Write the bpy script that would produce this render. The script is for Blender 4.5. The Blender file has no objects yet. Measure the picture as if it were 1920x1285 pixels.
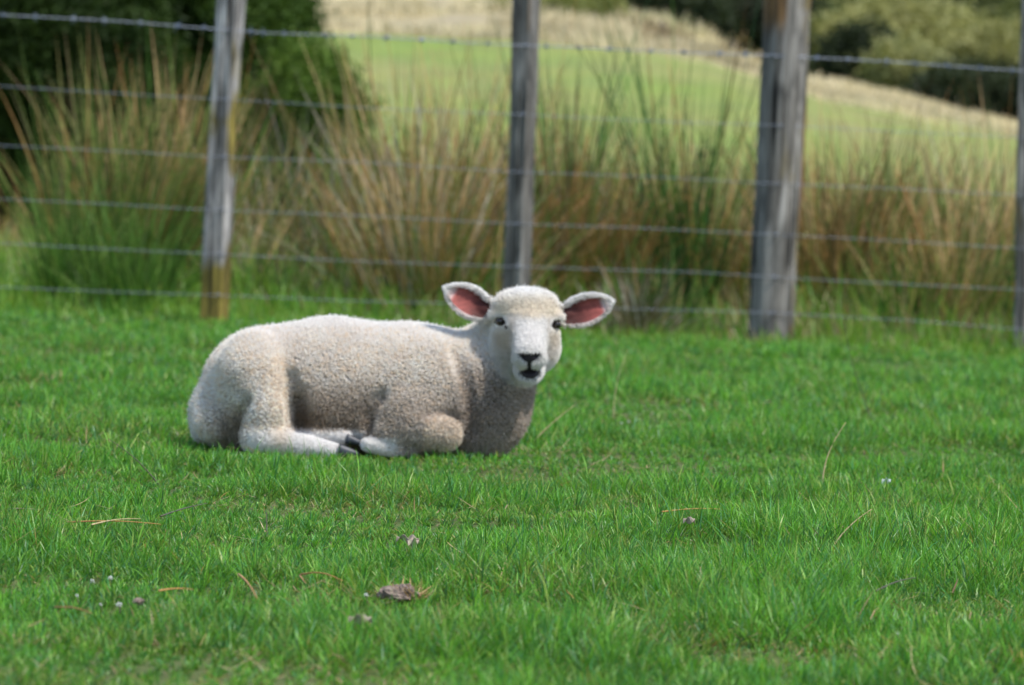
import bpy, math, random
import numpy as np
from mathutils import Vector, Matrix, kdtree, noise as mnoise

random.seed(7)
rng = np.random.default_rng(7)
sc = bpy.context.scene
COL = sc.collection

# ------------------------------------------------------------------ camera
FPX = 9763.0            # focal length in photo pixels (1920 wide)
CAM_H = 0.512
cam_d = bpy.data.cameras.new('camera')
cam = bpy.data.objects.new('camera', cam_d); COL.objects.link(cam)
cam_d.sensor_width = 36.0
cam_d.lens = 36.0 * FPX / 1920.0
cam_d.clip_start = 0.1; cam_d.clip_end = 3000
PITCH = math.radians(1.56); ROLL = math.radians(2.4)
M3 = (Matrix.Rotation(math.radians(90) - PITCH, 3, 'X') @ Matrix.Rotation(ROLL, 3, 'Z'))
cam.matrix_world = Matrix.Translation((0, 0, CAM_H)) @ M3.to_4x4()
cam_d.dof.use_dof = True
cam_d.dof.focus_distance = 7.75
cam_d.dof.aperture_fstop = 11.5
sc.camera = cam

# ------------------------------------------------------------------ world, sun, exposure
SUN_EL = math.radians(60); SUN_AZ = math.radians(122)   # azimuth clockwise from +Y (camera looks along +Y)
w = bpy.data.worlds.new('World'); sc.world = w; w.use_nodes = True
nt = w.node_tree
bgn = nt.nodes.get('Background') or nt.nodes.new('ShaderNodeBackground')
sky = nt.nodes.new('ShaderNodeTexSky'); sky.sky_type = 'NISHITA'; sky.sun_disc = False
sky.sun_elevation = SUN_EL; sky.sun_rotation = SUN_AZ
nt.links.new(sky.outputs[0], bgn.inputs[0]); bgn.inputs[1].default_value = 0.15
sd = bpy.data.lights.new('sun', 'SUN'); sd.energy = 3.1; sd.angle = math.radians(0.5); sd.color = (1.0, 0.955, 0.89)
sun = bpy.data.objects.new('sun', sd); COL.objects.link(sun)
sdir = Vector((math.sin(SUN_AZ) * math.cos(SUN_EL), math.cos(SUN_AZ) * math.cos(SUN_EL), math.sin(SUN_EL)))
sun.rotation_euler = sdir.to_track_quat('Z', 'Y').to_euler()
sc.view_settings.view_transform = 'Standard'; sc.view_settings.look = 'None'
sc.view_settings.exposure = 0.72; sc.view_settings.gamma = 1.0
sc.render.engine = 'CYCLES'
sc.cycles.max_bounces = 8; sc.cycles.diffuse_bounces = 3; sc.cycles.transmission_bounces = 4
sc.cycles.use_denoising = True
sc.cycles.use_adaptive_sampling = False

# ------------------------------------------------------------------ helpers
def P(px, py, Y):
    """world point at depth Y that stands at photo pixel (px, py); used for measuring the place"""
    d = M3 @ Vector(((px - 960) / FPX, (642.5 - py) / FPX, -1.0))
    k = Y / d.y
    return Vector((d.x * k, Y, CAM_H + d.z * k))

def Gpt(px, py):
    d = M3 @ Vector(((px - 960) / FPX, (642.5 - py) / FPX, -1.0))
    k = -CAM_H / d.z
    return Vector((d.x * k, d.y * k, 0))

def smooth(a, b, x):
    t = np.clip((x - a) / (b - a), 0, 1); return t * t * (3 - 2 * t)

_perm = rng.permutation(512)
def vnoise(x, y, seed=0):
    """2-d value noise, 0..1, vectorised"""
    x = np.asarray(x, float); y = np.asarray(y, float)
    xi = np.floor(x).astype(int); yi = np.floor(y).astype(int)
    fx = x - xi; fy = y - yi; fx = fx * fx * (3 - 2 * fx); fy = fy * fy * (3 - 2 * fy)
    def h(i, j): return _perm[(_perm[(i + seed * 17) & 511] + j) & 511] / 511.0
    return (h(xi, yi) * (1 - fx) + h(xi + 1, yi) * fx) * (1 - fy) + (h(xi, yi + 1) * (1 - fx) + h(xi + 1, yi + 1) * fx) * fy

def fbm(x, y, seed=0, o=4):
    s = 0; a = 0.5; t = 0
    for k in range(o):
        s = s + a * vnoise(x * 2 ** k, y * 2 ** k, seed + k); t += a; a *= 0.5
    return s / t

def mesh_np(name, verts, faces_flat, counts, mat=None, cols=None, smooth_sh=True):
    """mesh from flat numpy arrays; counts = loop count of each face"""
    me = bpy.data.meshes.new(name)
    nv = len(verts); nf = len(counts)
    me.vertices.add(nv); me.vertices.foreach_set('co', np.asarray(verts, np.float32).ravel())
    me.loops.add(len(faces_flat)); me.loops.foreach_set('vertex_index', np.asarray(faces_flat, np.int32))
    me.polygons.add(nf)
    starts = np.concatenate([[0], np.cumsum(counts)[:-1]]).astype(np.int32)
    me.polygons.foreach_set('loop_start', starts)
    me.polygons.foreach_set('use_smooth', np.full(nf, smooth_sh))
    me.update(calc_edges=True)
    if cols is not None:
        ca = me.color_attributes.new('col', 'FLOAT_COLOR', 'POINT')
        c4 = np.ones((nv, 4), np.float32); c4[:, :3] = cols
        ca.data.foreach_set('color', c4.ravel())
    if mat: me.materials.append(mat)
    return me

def link(name, me, parent=None, loc=None):
    o = bpy.data.objects.new(name, me); COL.objects.link(o)
    if parent is not None: o.parent = parent
    if loc is not None: o.location = loc
    return o

def tag(o, label=None, cat=None, group=None, kind=None):
    if label: o['label'] = label
    if cat: o['category'] = cat
    if group: o['group'] = group
    if kind: o['kind'] = kind
    return o

def empty(name, loc):
    o = bpy.data.objects.new(name, None); COL.objects.link(o); o.location = loc
    o.empty_display_size = 0.1
    return o

# ------------------------------------------------------------------ materials
def new_mat(name):
    m = bpy.data.materials.new(name); m.use_nodes = True
    nt = m.node_tree
    for n in list(nt.nodes): nt.nodes.remove(n)
    out = nt.nodes.new('ShaderNodeOutputMaterial')
    return m, nt, out

def leaf_mat(name, rough=0.45, trans=0.35, spec=0.35, tcol=(1.0, 1.0, 0.55)):
    m, nt, out = new_mat(name)
    at = nt.nodes.new('ShaderNodeAttribute'); at.attribute_name = 'col'
    pb = nt.nodes.new('ShaderNodeBsdfPrincipled'); pb.inputs['Roughness'].default_value = rough
    pb.inputs['Specular IOR Level'].default_value = spec
    tr = nt.nodes.new('ShaderNodeBsdfTranslucent')
    mc = nt.nodes.new('ShaderNodeMix'); mc.data_type = 'RGBA'; mc.blend_type = 'MULTIPLY'; mc.inputs[0].default_value = 1.0
    nt.links.new(at.outputs['Color'], mc.inputs[6]); mc.inputs[7].default_value = (*[c * 1.25 for c in tcol], 1)
    mx = nt.nodes.new('ShaderNodeMixShader'); mx.inputs[0].default_value = trans
    nt.links.new(at.outputs['Color'], pb.inputs['Base Color']); nt.links.new(mc.outputs[2], tr.inputs['Color'])
    nt.links.new(pb.outputs[0], mx.inputs[1]); nt.links.new(tr.outputs[0], mx.inputs[2])
    nt.links.new(mx.outputs[0], out.inputs[0])
    return m

def attr_mat(name, rough=0.9, spec=0.1, noise_scale=None, noise_amt=0.2, bump=0.0, bump_scale=50):
    m, nt, out = new_mat(name)
    at = nt.nodes.new('ShaderNodeAttribute'); at.attribute_name = 'col'
    pb = nt.nodes.new('ShaderNodeBsdfPrincipled'); pb.inputs['Roughness'].default_value = rough
    pb.inputs['Specular IOR Level'].default_value = spec
    src = at.outputs['Color']
    tc = nt.nodes.new('ShaderNodeTexCoord')
    if noise_scale:
        nz = nt.nodes.new('ShaderNodeTexNoise'); nz.inputs['Scale'].default_value = noise_scale; nz.inputs['Detail'].default_value = 6
        nt.links.new(tc.outputs['Object'], nz.inputs['Vector'])
        mr = nt.nodes.new('ShaderNodeMapRange'); mr.inputs[1].default_value = 0.3; mr.inputs[2].default_value = 0.7
        mr.inputs[3].default_value = 1 - noise_amt; mr.inputs[4].default_value = 1 + noise_amt
        nt.links.new(nz.outputs['Fac'], mr.inputs[0])
        mx = nt.nodes.new('ShaderNodeVectorMath'); mx.operation = 'SCALE'
        nt.links.new(src, mx.inputs[0]); nt.links.new(mr.outputs[0], mx.inputs['Scale']); src = mx.outputs[0]
    nt.links.new(src, pb.inputs['Base Color'])
    if bump:
        nb = nt.nodes.new('ShaderNodeTexNoise'); nb.inputs['Scale'].default_value = bump_scale; nb.inputs['Detail'].default_value = 8
        nt.links.new(tc.outputs['Object'], nb.inputs['Vector'])
        bp = nt.nodes.new('ShaderNodeBump'); bp.inputs['Strength'].default_value = 0.6; bp.inputs['Distance'].default_value = bump
        nt.links.new(nb.outputs['Fac'], bp.inputs['Height']); nt.links.new(bp.outputs[0], pb.inputs['Normal'])
    nt.links.new(pb.outputs[0], out.inputs[0])
    return m

def flat_mat(name, col, rough=0.5, metal=0.0, spec=0.5, noise_scale=None, col2=None, bump=0.0):
    m, nt, out = new_mat(name)
    pb = nt.nodes.new('ShaderNodeBsdfPrincipled'); pb.inputs['Roughness'].default_value = rough
    pb.inputs['Metallic'].default_value = metal; pb.inputs['Specular IOR Level'].default_value = spec
    pb.inputs['Base Color'].default_value = (*col, 1)
    if noise_scale:
        tc = nt.nodes.new('ShaderNodeTexCoord')
        nz = nt.nodes.new('ShaderNodeTexNoise'); nz.inputs['Scale'].default_value = noise_scale; nz.inputs['Detail'].default_value = 6
        nt.links.new(tc.outputs['Object'], nz.inputs['Vector'])
        cr = nt.nodes.new('ShaderNodeValToRGB'); cr.color_ramp.elements[0].position = 0.35; cr.color_ramp.elements[1].position = 0.65
        cr.color_ramp.elements[0].color = (*col, 1); cr.color_ramp.elements[1].color = (*(col2 or col), 1)
        nt.links.new(nz.outputs['Fac'], cr.inputs[0]); nt.links.new(cr.outputs[0], pb.inputs['Base Color'])
        if bump:
            bp = nt.nodes.new('ShaderNodeBump'); bp.inputs['Distance'].default_value = bump
            nt.links.new(nz.outputs['Fac'], bp.inputs['Height']); nt.links.new(bp.outputs[0], pb.inputs['Normal'])
    nt.links.new(pb.outputs[0], out.inputs[0])
    return m

def wood_mat(name, dark, mid, light, lichen, rust=0.0):
    """weathered timber: long vertical streaks, cracks, lichen patches"""
    m, nt, out = new_mat(name)
    N = nt.nodes.new; L = nt.links.new
    tc = N('ShaderNodeTexCoord')
    mp = N('ShaderNodeMapping'); mp.inputs['Scale'].default_value = (40, 40, 2.2); L(tc.outputs['Object'], mp.inputs[0])
    n1 = N('ShaderNodeTexNoise'); n1.inputs['Scale'].default_value = 1.0; n1.inputs['Detail'].default_value = 8; L(mp.outputs[0], n1.inputs['Vector'])
    cr = N('ShaderNodeValToRGB'); e = cr.color_ramp.elements
    e[0].position = 0.30; e[0].color = (*dark, 1); e[1].position = 0.72; e[1].color = (*light, 1)
    em = e.new(0.47); em.color = (*mid, 1); L(n1.outputs['Fac'], cr.inputs[0])
    mp2 = N('ShaderNodeMapping'); mp2.inputs['Scale'].default_value = (9, 9, 3); L(tc.outputs['Object'], mp2.inputs[0])
    n2 = N('ShaderNodeTexNoise'); n2.inputs['Scale'].default_value = 1.3; n2.inputs['Detail'].default_value = 5; L(mp2.outputs[0], n2.inputs['Vector'])
    at = N('ShaderNodeAttribute'); at.attribute_name = 'col'     # lichen amount painted by height along the post
    sp = N('ShaderNodeSeparateColor'); L(at.outputs['Color'], sp.inputs[0])
    ad = N('ShaderNodeMath'); ad.operation = 'ADD'; L(n2.outputs['Fac'], ad.inputs[0]); L(sp.outputs[0], ad.inputs[1])
    r2 = N('ShaderNodeMapRange'); r2.inputs[1].default_value = 0.62; r2.inputs[2].default_value = 0.78; L(ad.outputs[0], r2.inputs[0])
    mx = N('ShaderNodeMix'); mx.data_type = 'RGBA'; L(r2.outputs[0], mx.inputs[0]); L(cr.outputs[0], mx.inputs[6]); mx.inputs[7].default_value = (*lichen, 1)
    mx2 = N('ShaderNodeMix'); mx2.data_type = 'RGBA'; L(sp.outputs[1], mx2.inputs[0]); L(mx.outputs[2], mx2.inputs[6]); mx2.inputs[7].default_value = (0.17, 0.085, 0.022, 1)
    pb = N('ShaderNodeBsdfPrincipled'); pb.inputs['Roughness'].default_value = 0.75; pb.inputs['Specular IOR Level'].default_value = 0.3
    mp3 = N('ShaderNodeMapping'); mp3.inputs['Scale'].default_value = (26, 26, 4.5); L(tc.outputs['Object'], mp3.inputs[0])
    n3 = N('ShaderNodeTexNoise'); n3.inputs['Scale'].default_value = 1.0; n3.inputs['Detail'].default_value = 4; n3.inputs['Distortion'].default_value = 0.8; L(mp3.outputs[0], n3.inputs['Vector'])
    r3 = N('ShaderNodeMapRange'); r3.inputs[1].default_value = 0.36; r3.inputs[2].default_value = 0.62; r3.inputs[3].default_value = 0.42; r3.inputs[4].default_value = 1.3; L(n3.outputs['Fac'], r3.inputs[0])
    sc3 = N('ShaderNodeVectorMath'); sc3.operation = 'SCALE'; L(mx2.outputs[2], sc3.inputs[0]); L(r3.outputs[0], sc3.inputs['Scale'])
    mp4 = N('ShaderNodeMapping'); mp4.inputs['Scale'].default_value = (75, 75, 1.6); L(tc.outputs['Object'], mp4.inputs[0])
    n4 = N('ShaderNodeTexNoise'); n4.inputs['Scale'].default_value = 1.0; n4.inputs['Detail'].default_value = 2; n4.inputs['Distortion'].default_value = 0.3; L(mp4.outputs[0], n4.inputs['Vector'])
    r4 = N('ShaderNodeMapRange'); r4.inputs[1].default_value = 0.36; r4.inputs[2].default_value = 0.43; r4.inputs[3].default_value = 0.15; r4.inputs[4].default_value = 1.0; L(n4.outputs['Fac'], r4.inputs[0])
    sc4 = N('ShaderNodeVectorMath'); sc4.operation = 'SCALE'; L(sc3.outputs[0], sc4.inputs[0]); L(r4.outputs[0], sc4.inputs['Scale'])
    L(sc4.outputs[0], pb.inputs['Base Color'])
    bp = N('ShaderNodeBump'); bp.inputs['Distance'].default_value = 0.006; bp.inputs['Strength'].default_value = 0.9
    L(n1.outputs['Fac'], bp.inputs['Height']); L(bp.outputs[0], pb.inputs['Normal'])
    L(pb.outputs[0], out.inputs[0])
    return m

M_grass = leaf_mat('grass blades', 0.42, 0.38, 0.4)
M_rush = leaf_mat('rush stems', 0.6, 0.25, 0.25, (1, 1, 0.8))
M_leaf = leaf_mat('tree leaves', 0.6, 0.3, 0.12)
M_ground = attr_mat('pasture soil and sward', 0.95, 0.05, 7.0, 0.25, 0.01, 60)
M_bark = flat_mat('bark', (0.05, 0.04, 0.03), 0.9, 0, 0.2, 12, (0.12, 0.10, 0.08), 0.01)
M_wire = flat_mat('galvanised wire', (0.20, 0.24, 0.31), 0.5, 0.4, 0.5, 40, (0.12, 0.14, 0.17))
M_wood_pale = wood_mat('weathered pale timber', (0.14, 0.125, 0.11), (0.30, 0.28, 0.26), (0.50, 0.48, 0.46), (0.20, 0.155, 0.03))
M_wood_grey = wood_mat('weathered grey timber', (0.04, 0.034, 0.028), (0.15, 0.138, 0.12), (0.30, 0.285, 0.26), (0.13, 0.10, 0.04))
M_wood_brown = wood_mat('rusty brown timber', (0.06, 0.03, 0.015), (0.14, 0.07, 0.03), (0.2, 0.11, 0.05), (0.2, 0.13, 0.03))

# ------------------------------------------------------------------ terrain
HY = 377.0
TR = math.tan(ROLL)
def z_of(px, py, Y):
    return CAM_H + (HY - (py - TR * (px - 960))) * Y / FPX
KPX = np.array([-2500, -600, 0, 560, 950, 1130, 1300, 1425, 1515, 1620, 1726, 1920, 2400, 4200], float)
KN = {   # photo row of the land surface at a few distances; near field flat, green hill, tan bank, far hill
    80: np.array([70, 66, 65, 66, 78, 97, 124, 160, 196, 212, 232, 265, 330, 420], float),
    100: np.array([-20, -5, 0, 5, 18, 30, 64, 127, 148, 176, 206, 238, 300, 400], float),
}
def terrain_z(X, Y):
    X = np.asarray(X, float); Y = np.asarray(Y, float)
    def knot(d):
        px = 960 + X * FPX / d
        py = np.interp(px, KPX, KN[d])
        return np.maximum(z_of(px, py, d), -1.0)
    z80 = knot(80); z100 = knot(100)
    pxf = 960 + X * FPX / np.maximum(Y, 60)
    side = smooth(1150, 850, pxf)                 # left of the ridge the dry field keeps climbing
    z150 = z100 + side * 5.0 - (1 - side) * 1.2
    z300 = 26 + 0 * X
    z = np.where(Y < 80, z80 * smooth(28, 86, Y) / smooth(28, 86, 80.0),
        np.where(Y < 100, z80 + (z100 - z80) * (Y - 80) / 20,
        np.where(Y < 150, z100 + (z150 - z100) * smooth(100, 150, Y),
        z150 + (z300 - z150) * smooth(150, 320, Y))))
    z = z + (fbm(X * 0.25, Y * 0.12, 3, 3) - 0.5) * 0.35 * smooth(40, 90, Y)
    # gentle hummocks of the paddock
    z = z + (fbm(X * 2.2, Y * 2.2, 5, 3) - 0.5) * 0.022 * (1 - smooth(25, 40, Y))
    z = z - 0.05 * smooth(21.5, 26, Y) * (1 - smooth(30, 45, Y))
    return z

ys = np.concatenate([np.linspace(-30, 4, 18), np.linspace(4.2, 26, 220), np.linspace(26.5, 120, 170), np.linspace(122, 330, 70), np.array([360, 420, 500, 700, 1000])])
us = np.concatenate([-np.geomspace(60, 1.6, 26)[:-1], np.linspace(-1.6, 1.6, 170), np.geomspace(1.6, 60, 26)[1:]])
YY, UU = np.meshgrid(ys, us, indexing='ij')
XX = UU * (1.2 + np.maximum(YY, 0) * 0.098)
ZZ = terrain_z(XX, YY)
verts = np.stack([XX, YY, ZZ], -1).reshape(-1, 3)
ny, nx = YY.shape
ii, jj = np.meshgrid(np.arange(ny - 1), np.arange(nx - 1), indexing='ij')
a = (ii * nx + jj).ravel()
faces = np.stack([a, a + 1, a + nx + 1, a + nx], -1)
X1, Y1 = verts[:, 0], verts[:, 1]
n1 = fbm(X1 * 1.5, Y1 * 1.5, 11); n2 = fbm(X1 * 0.5, Y1 * 0.2, 21); n3 = fbm(X1 * 1.6, Y1 * 0.5, 31)
near = np.stack([0.06 + 0.04 * n1, 0.075 + 0.05 * n1, 0.026 + 0.02 * n1], -1)
n4 = fbm(X1 * 3.5, Y1 * 0.9, 131, 4); hill = np.stack([0.11 + 0.10 * n2 + 0.07 * n4, 0.165 + 0.05 * n3 + 0.07 * n4, 0.045 + 0.05 * n2], -1)
tan = np.stack([0.20 + 0.16 * n3 + 0.12 * n4, 0.175 + 0.13 * n3 + 0.10 * n4, 0.10 + 0.08 * n2 + 0.04 * n4], -1)
far = np.stack([0.05 + 0.03 * n2, 0.075 + 0.04 * n3, 0.03 + 0 * n2], -1)
px1 = 960 + X1 * FPX / np.maximum(Y1, 1)
c = near
k = smooth(24, 40, Y1)[:, None]; c = c * (1 - k) + hill * k
k = smooth(79, 83, Y1 + 8 * (n3 - 0.5))[:, None]; c = c * (1 - k) + tan * k
k = np.maximum(smooth(103, 112, Y1) * smooth(900, 1150, px1), smooth(175, 190, Y1))[:, None]; c = c * (1 - k) + far * k
k = (smooth(98.5, 100.5, Y1) * smooth(112, 108, Y1) * smooth(1080, 1150, px1) * smooth(1330, 1270, px1))[:, None]; c = c * (1 - k) + np.array([0.16, 0.30, 0.05]) * k
ground = link('ground', mesh_np('ground', verts, faces.ravel(), np.full(len(faces), 4), M_ground, c))
tag(ground, kind='structure')

# ------------------------------------------------------------------ blades (numpy builder for grass and rushes)
def blades(root, length, width, az, lean, curl, facing, cols_root, cols_tip, segs=3, tip=0.0, droop=0.0, profile='leaf', cpow=1.0):
    """returns verts, faces(quads; last one a triangle) for N tapered blades"""
    N = len(root)
    d = np.stack([np.cos(az), np.sin(az)], -1)
    pos = np.zeros((N, segs + 1, 3)); pos[:, 0] = root
    th = lean.copy()
    for s in range(segs):
        st = length / segs
        pos[:, s + 1, 0] = pos[:, s, 0] + np.sin(th) * d[:, 0] * st
        pos[:, s + 1, 1] = pos[:, s, 1] + np.sin(th) * d[:, 1] * st
        pos[:, s + 1, 2] = pos[:, s, 2] + np.cos(th) * st
        th = th + curl / segs
    side = np.stack([np.cos(facing), np.sin(facing), np.zeros(N)], -1)
    nvp = 2 * segs + 1
    V = np.zeros((N, nvp, 3)); C = np.zeros((N, nvp, 3))
    for s in range(segs):
        t = s / segs
        wv = width * (0.75 + 0.5 * t if t < 0.5 else 1.0 - 0.75 * (t - 0.5) * 1.1) * (1 if profile == 'leaf' else 1)
        V[:, 2 * s] = pos[:, s] - side * wv[:, None] / 2
        V[:, 2 * s + 1] = pos[:, s] + side * wv[:, None] / 2
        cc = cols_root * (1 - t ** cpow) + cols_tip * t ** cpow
        C[:, 2 * s] = cc; C[:, 2 * s + 1] = cc
    V[:, -1] = pos[:, -1]; C[:, -1] = cols_tip
    base = (np.arange(N) * nvp)[:, None]
    fl = []; cnt = []
    for s in range(segs - 1):
        fl += [2 * s, 2 * s + 1, 2 * s + 3, 2 * s + 2]; cnt.append(4)
    fl += [2 * segs - 2, 2 * segs - 1, 2 * segs]; cnt.append(3)
    F = (base + np.array(fl)[None]).ravel(); CN = np.tile(cnt, N)
    return V.reshape(-1, 3), F, CN, C.reshape(-1, 3)

def join_parts(parts):
    V = []; F = []; CN = []; C = []; off = 0
    for v, f, cn, c in parts:
        V.append(v); F.append(f + off); CN.append(cn); C.append(c); off += len(v)
    return np.concatenate(V), np.concatenate(F), np.concatenate(CN), np.concatenate(C)

# ------------------------------------------------------------------ paddock grass (nobody could count it)
def grass_zone(y0, y1, dens, margin, lmin, lmax, wmin, wmax, segs, tallness=1.0):
    halfw = lambda y: y * 960 / FPX + margin
    area = (y1 - y0) * (halfw(y0) + halfw(y1))
    n = int(area * dens)
    Y = y0 + (y1 - y0) * rng.random(n)
    X = (rng.random(n) * 2 - 1) * halfw(Y)
    # sparser away from the part one sees
    inside = np.abs(X) < Y * 960 / FPX * 1.04 + 0.08
    keep = inside | (rng.random(n) < 0.35)
    X = X[keep]; Y = Y[keep]; n = len(X)
    # gather into little tufts
    cell = 0.030
    gx = np.round(X / cell) ; gy = np.round(Y / cell)
    gi = gx.astype(int); gj = gy.astype(int); hx = _perm[(_perm[gi & 511] + gj) & 511] / 511 - 0.5; hy = _perm[(_perm[(gj * 7 + 3) & 511] + gi * 3) & 511] / 511 - 0.5
    tx = (gx + hx * 0.95) * cell; ty = (gy + hy * 0.95) * cell
    pull = 0.25 + 0.4 * rng.random(n)
    X = X + (tx - X) * pull; Y = Y + (ty - Y) * pull
    Z = terrain_z(X, Y) - 0.002
    patch = fbm(X * 3.2, Y * 2.2, 41, 3); patch2 = fbm(X * 9, Y * 6, 51, 3); dry = fbm(X * 5, Y * 4, 61, 3)
    L = lmin + (lmax - lmin) * rng.random(n) ** 1.6
    L = L * (0.10 + 1.35 * smooth(0.25, 0.75, patch)) * (0.40 + 1.1 * patch2) * tallness * 0.86 + 0.008
    tall = rng.random(n) < 0.02; L = np.where(tall, L * 1.7, L)
    Wd = wmin + (wmax - wmin) * rng.random(n)
    tuft = (hx * 37 + hy * 91) * 2
    az = np.where(rng.random(n) < 0.5, tuft + rng.normal(0, 0.8, n), rng.random(n) * 6.283)
    lean = np.abs(rng.normal(0.45, 0.38, n)); curl = np.abs(rng.normal(0.6, 0.6, n))
    flatb = rng.random(n) < 0.14; lean = np.where(flatb, lean + 0.7, lean)
    # the lamb has pressed and cropped the sward round itself
    dl = np.hypot((X + 0.30) / 0.55, (Y - 10.05) / 0.42); L = L * (0.50 + 0.50 * smooth(0.75, 1.5, dl))
    facing = rng.random(n) * math.pi
    r = rng.random(n)[:, None]
    g1 = np.array([0.050, 0.215, 0.020]); g2 = np.array([0.155, 0.370, 0.030]); g3 = np.array([0.050, 0.205, 0.075])
    base = g1 * (1 - r) + g2 * r
    pk = smooth(0.35, 0.65, patch2)[:, None]
    base = base * (0.86 + 0.28 * pk)
    k3 = ((rng.random(n) < 0.16) * 0.8)[:, None]; base = base * (1 - k3) + g3 * k3
    yl = (rng.random(n) < 0.10 + 0.16 * (dry > 0.55))[:, None]
    base = np.where(yl, np.array([0.23, 0.33, 0.06]) * (0.7 + 0.6 * rng.random((n, 1))), base)
    dd = (rng.random(n) < 0.030 + 0.16 * smooth(0.56, 0.68, dry))[:, None]
    base = np.where(dd, np.array([0.42, 0.32, 0.15]) * (0.6 + 0.7 * rng.random((n, 1))), base)
    base = base * (0.68 + 0.90 * rng.random((n, 1)))
    lean = np.where(dd[:, 0], lean + 0.6, lean)
    root_c = base * np.array([0.50, 0.40, 0.5])  # roots darkened to paint the shade in the gaps between blades
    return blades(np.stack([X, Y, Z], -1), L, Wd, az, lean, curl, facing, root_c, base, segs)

parts = [
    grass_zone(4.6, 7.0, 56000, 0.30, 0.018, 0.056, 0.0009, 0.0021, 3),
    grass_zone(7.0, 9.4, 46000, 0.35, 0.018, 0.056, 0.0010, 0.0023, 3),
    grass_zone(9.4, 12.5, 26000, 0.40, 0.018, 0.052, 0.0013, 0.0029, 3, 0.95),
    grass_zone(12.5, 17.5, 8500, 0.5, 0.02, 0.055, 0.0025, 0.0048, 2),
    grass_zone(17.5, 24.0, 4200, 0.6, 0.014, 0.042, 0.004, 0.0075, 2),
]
# dead bits and thatch lying in the sward
n = 9000
Y = 4.8 + 11 * rng.random(n) ** 1.1; X = (rng.random(n) * 2 - 1) * (Y * 0.0984 + 0.3)
kp = fbm(X * 5, Y * 4, 61, 3) > 0.42 + 0.2 * rng.random(n); X = X[kp]; Y = Y[kp]; n = len(X)
tn = rng.random((n, 1)); dc = np.array([0.50, 0.38, 0.20]) * tn + np.array([0.22, 0.12, 0.06]) * (1 - tn)
parts.append(blades(np.stack([X, Y, terrain_z(X, Y) + 0.004 + 0.016 * rng.random(n)], -1), 0.012 + 0.045 * rng.random(n) ** 2, 0.0012 + 0.0014 * rng.random(n), rng.random(n) * 6.28,
             1.15 + 0.4 * rng.random(n), rng.normal(0, 0.35, n), rng.random(n) * math.pi, dc, dc, 3))
V, F, CN, C = join_parts(parts)
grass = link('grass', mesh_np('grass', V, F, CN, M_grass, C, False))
tag(grass, 'short bright green pasture grass covering the paddock', 'grass', kind='stuff')

# taller rough grass along and behind the fence
n = 60000
Y = 18.6 + 10.4 * rng.random(n) ** 1.5; X = (rng.random(n) * 2 - 1) * (Y * 0.0984 + 0.7)
Z = terrain_z(X, Y) - 0.01
pt = fbm(X * 1.6, Y * 1.2, 81, 3)
L = (0.06 + 0.25 * rng.random(n) ** 1.5) * (0.35 + 1.3 * pt) * smooth(19.2, 21.4, Y) + 0.012 + 0.03 * smooth(18.6, 20.2, Y) * (0.3 + 1.4 * pt)
r = rng.random((n, 1))
base = np.array([0.085, 0.27, 0.03]) * (1 - r) + np.array([0.26, 0.40, 0.05]) * r
strw = (rng.random(n) < (0.10 + 0.35 * smooth(0.45, 0.65, fbm(X * 1.1, Y, 91, 2))) * (0.25 + 0.75 * smooth(19.5, 21, Y)))[:, None]
base = np.where(strw, np.array([0.38, 0.31, 0.15]) * (0.6 + 0.6 * rng.random((n, 1))), base)
vv = blades(np.stack([X, Y, Z], -1), L, 0.004 + 0.004 * rng.random(n), rng.random(n) * 6.28, np.abs(rng.normal(0.25, 0.2, n)),
            np.abs(rng.normal(0.5, 0.4, n)), rng.random(n) * math.pi, base * 0.7, base, 3)
rough = link('rough_grass', mesh_np('rough_grass', vv[0], vv[1], vv[2], M_grass, vv[3], False))
tag(rough, 'longer rough grass with straw growing along the fence line', 'rough grass', kind='stuff')

# tall pale grass between the rushes and the foot of the hill
n = 52000
Y = 23.0 + 12 * rng.random(n) ** 1.2; X = (rng.random(n) * 2 - 1) * (Y * 0.0984 + 0.7)
X = np.where(rng.random(n) < 0.6, X, X * 0.5 + Y * 0.055)
Z = terrain_z(X, Y) - 0.01
pt = fbm(X * 1.3, Y * 0.8, 181, 3)
pxx = 960 + X * FPX / Y
L = (0.16 + 0.62 * rng.random(n) ** 1.5) * (0.35 + 1.2 * pt) * (0.35 + 0.65 * smooth(700, 850, pxx))
r = rng.random((n, 1))
base = np.array([0.16, 0.27, 0.05]) * (1 - r) + np.array([0.36, 0.42, 0.10]) * r
strw = (rng.random(n) < 0.25 + 0.4 * smooth(0.45, 0.6, fbm(X * 0.9, Y, 191, 2)))[:, None]
base = np.where(strw, np.array([0.46, 0.36, 0.19]) * (0.6 + 0.6 * rng.random((n, 1))), base)
vv = blades(np.stack([X, Y, Z], -1), L, 0.004 + 0.005 * rng.random(n), rng.random(n) * 6.28, np.abs(rng.normal(0.18, 0.15, n)),
            np.abs(rng.normal(0.35, 0.4, n)), rng.random(n) * math.pi, base * 0.8, base, 3)
tallg = link('tall_grass', mesh_np('tall_grass', vv[0], vv[1], vv[2], M_grass, vv[3], False))
tag(tallg, 'tall pale green and straw grass beyond the rushes', 'tall grass', kind='stuff')

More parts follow.
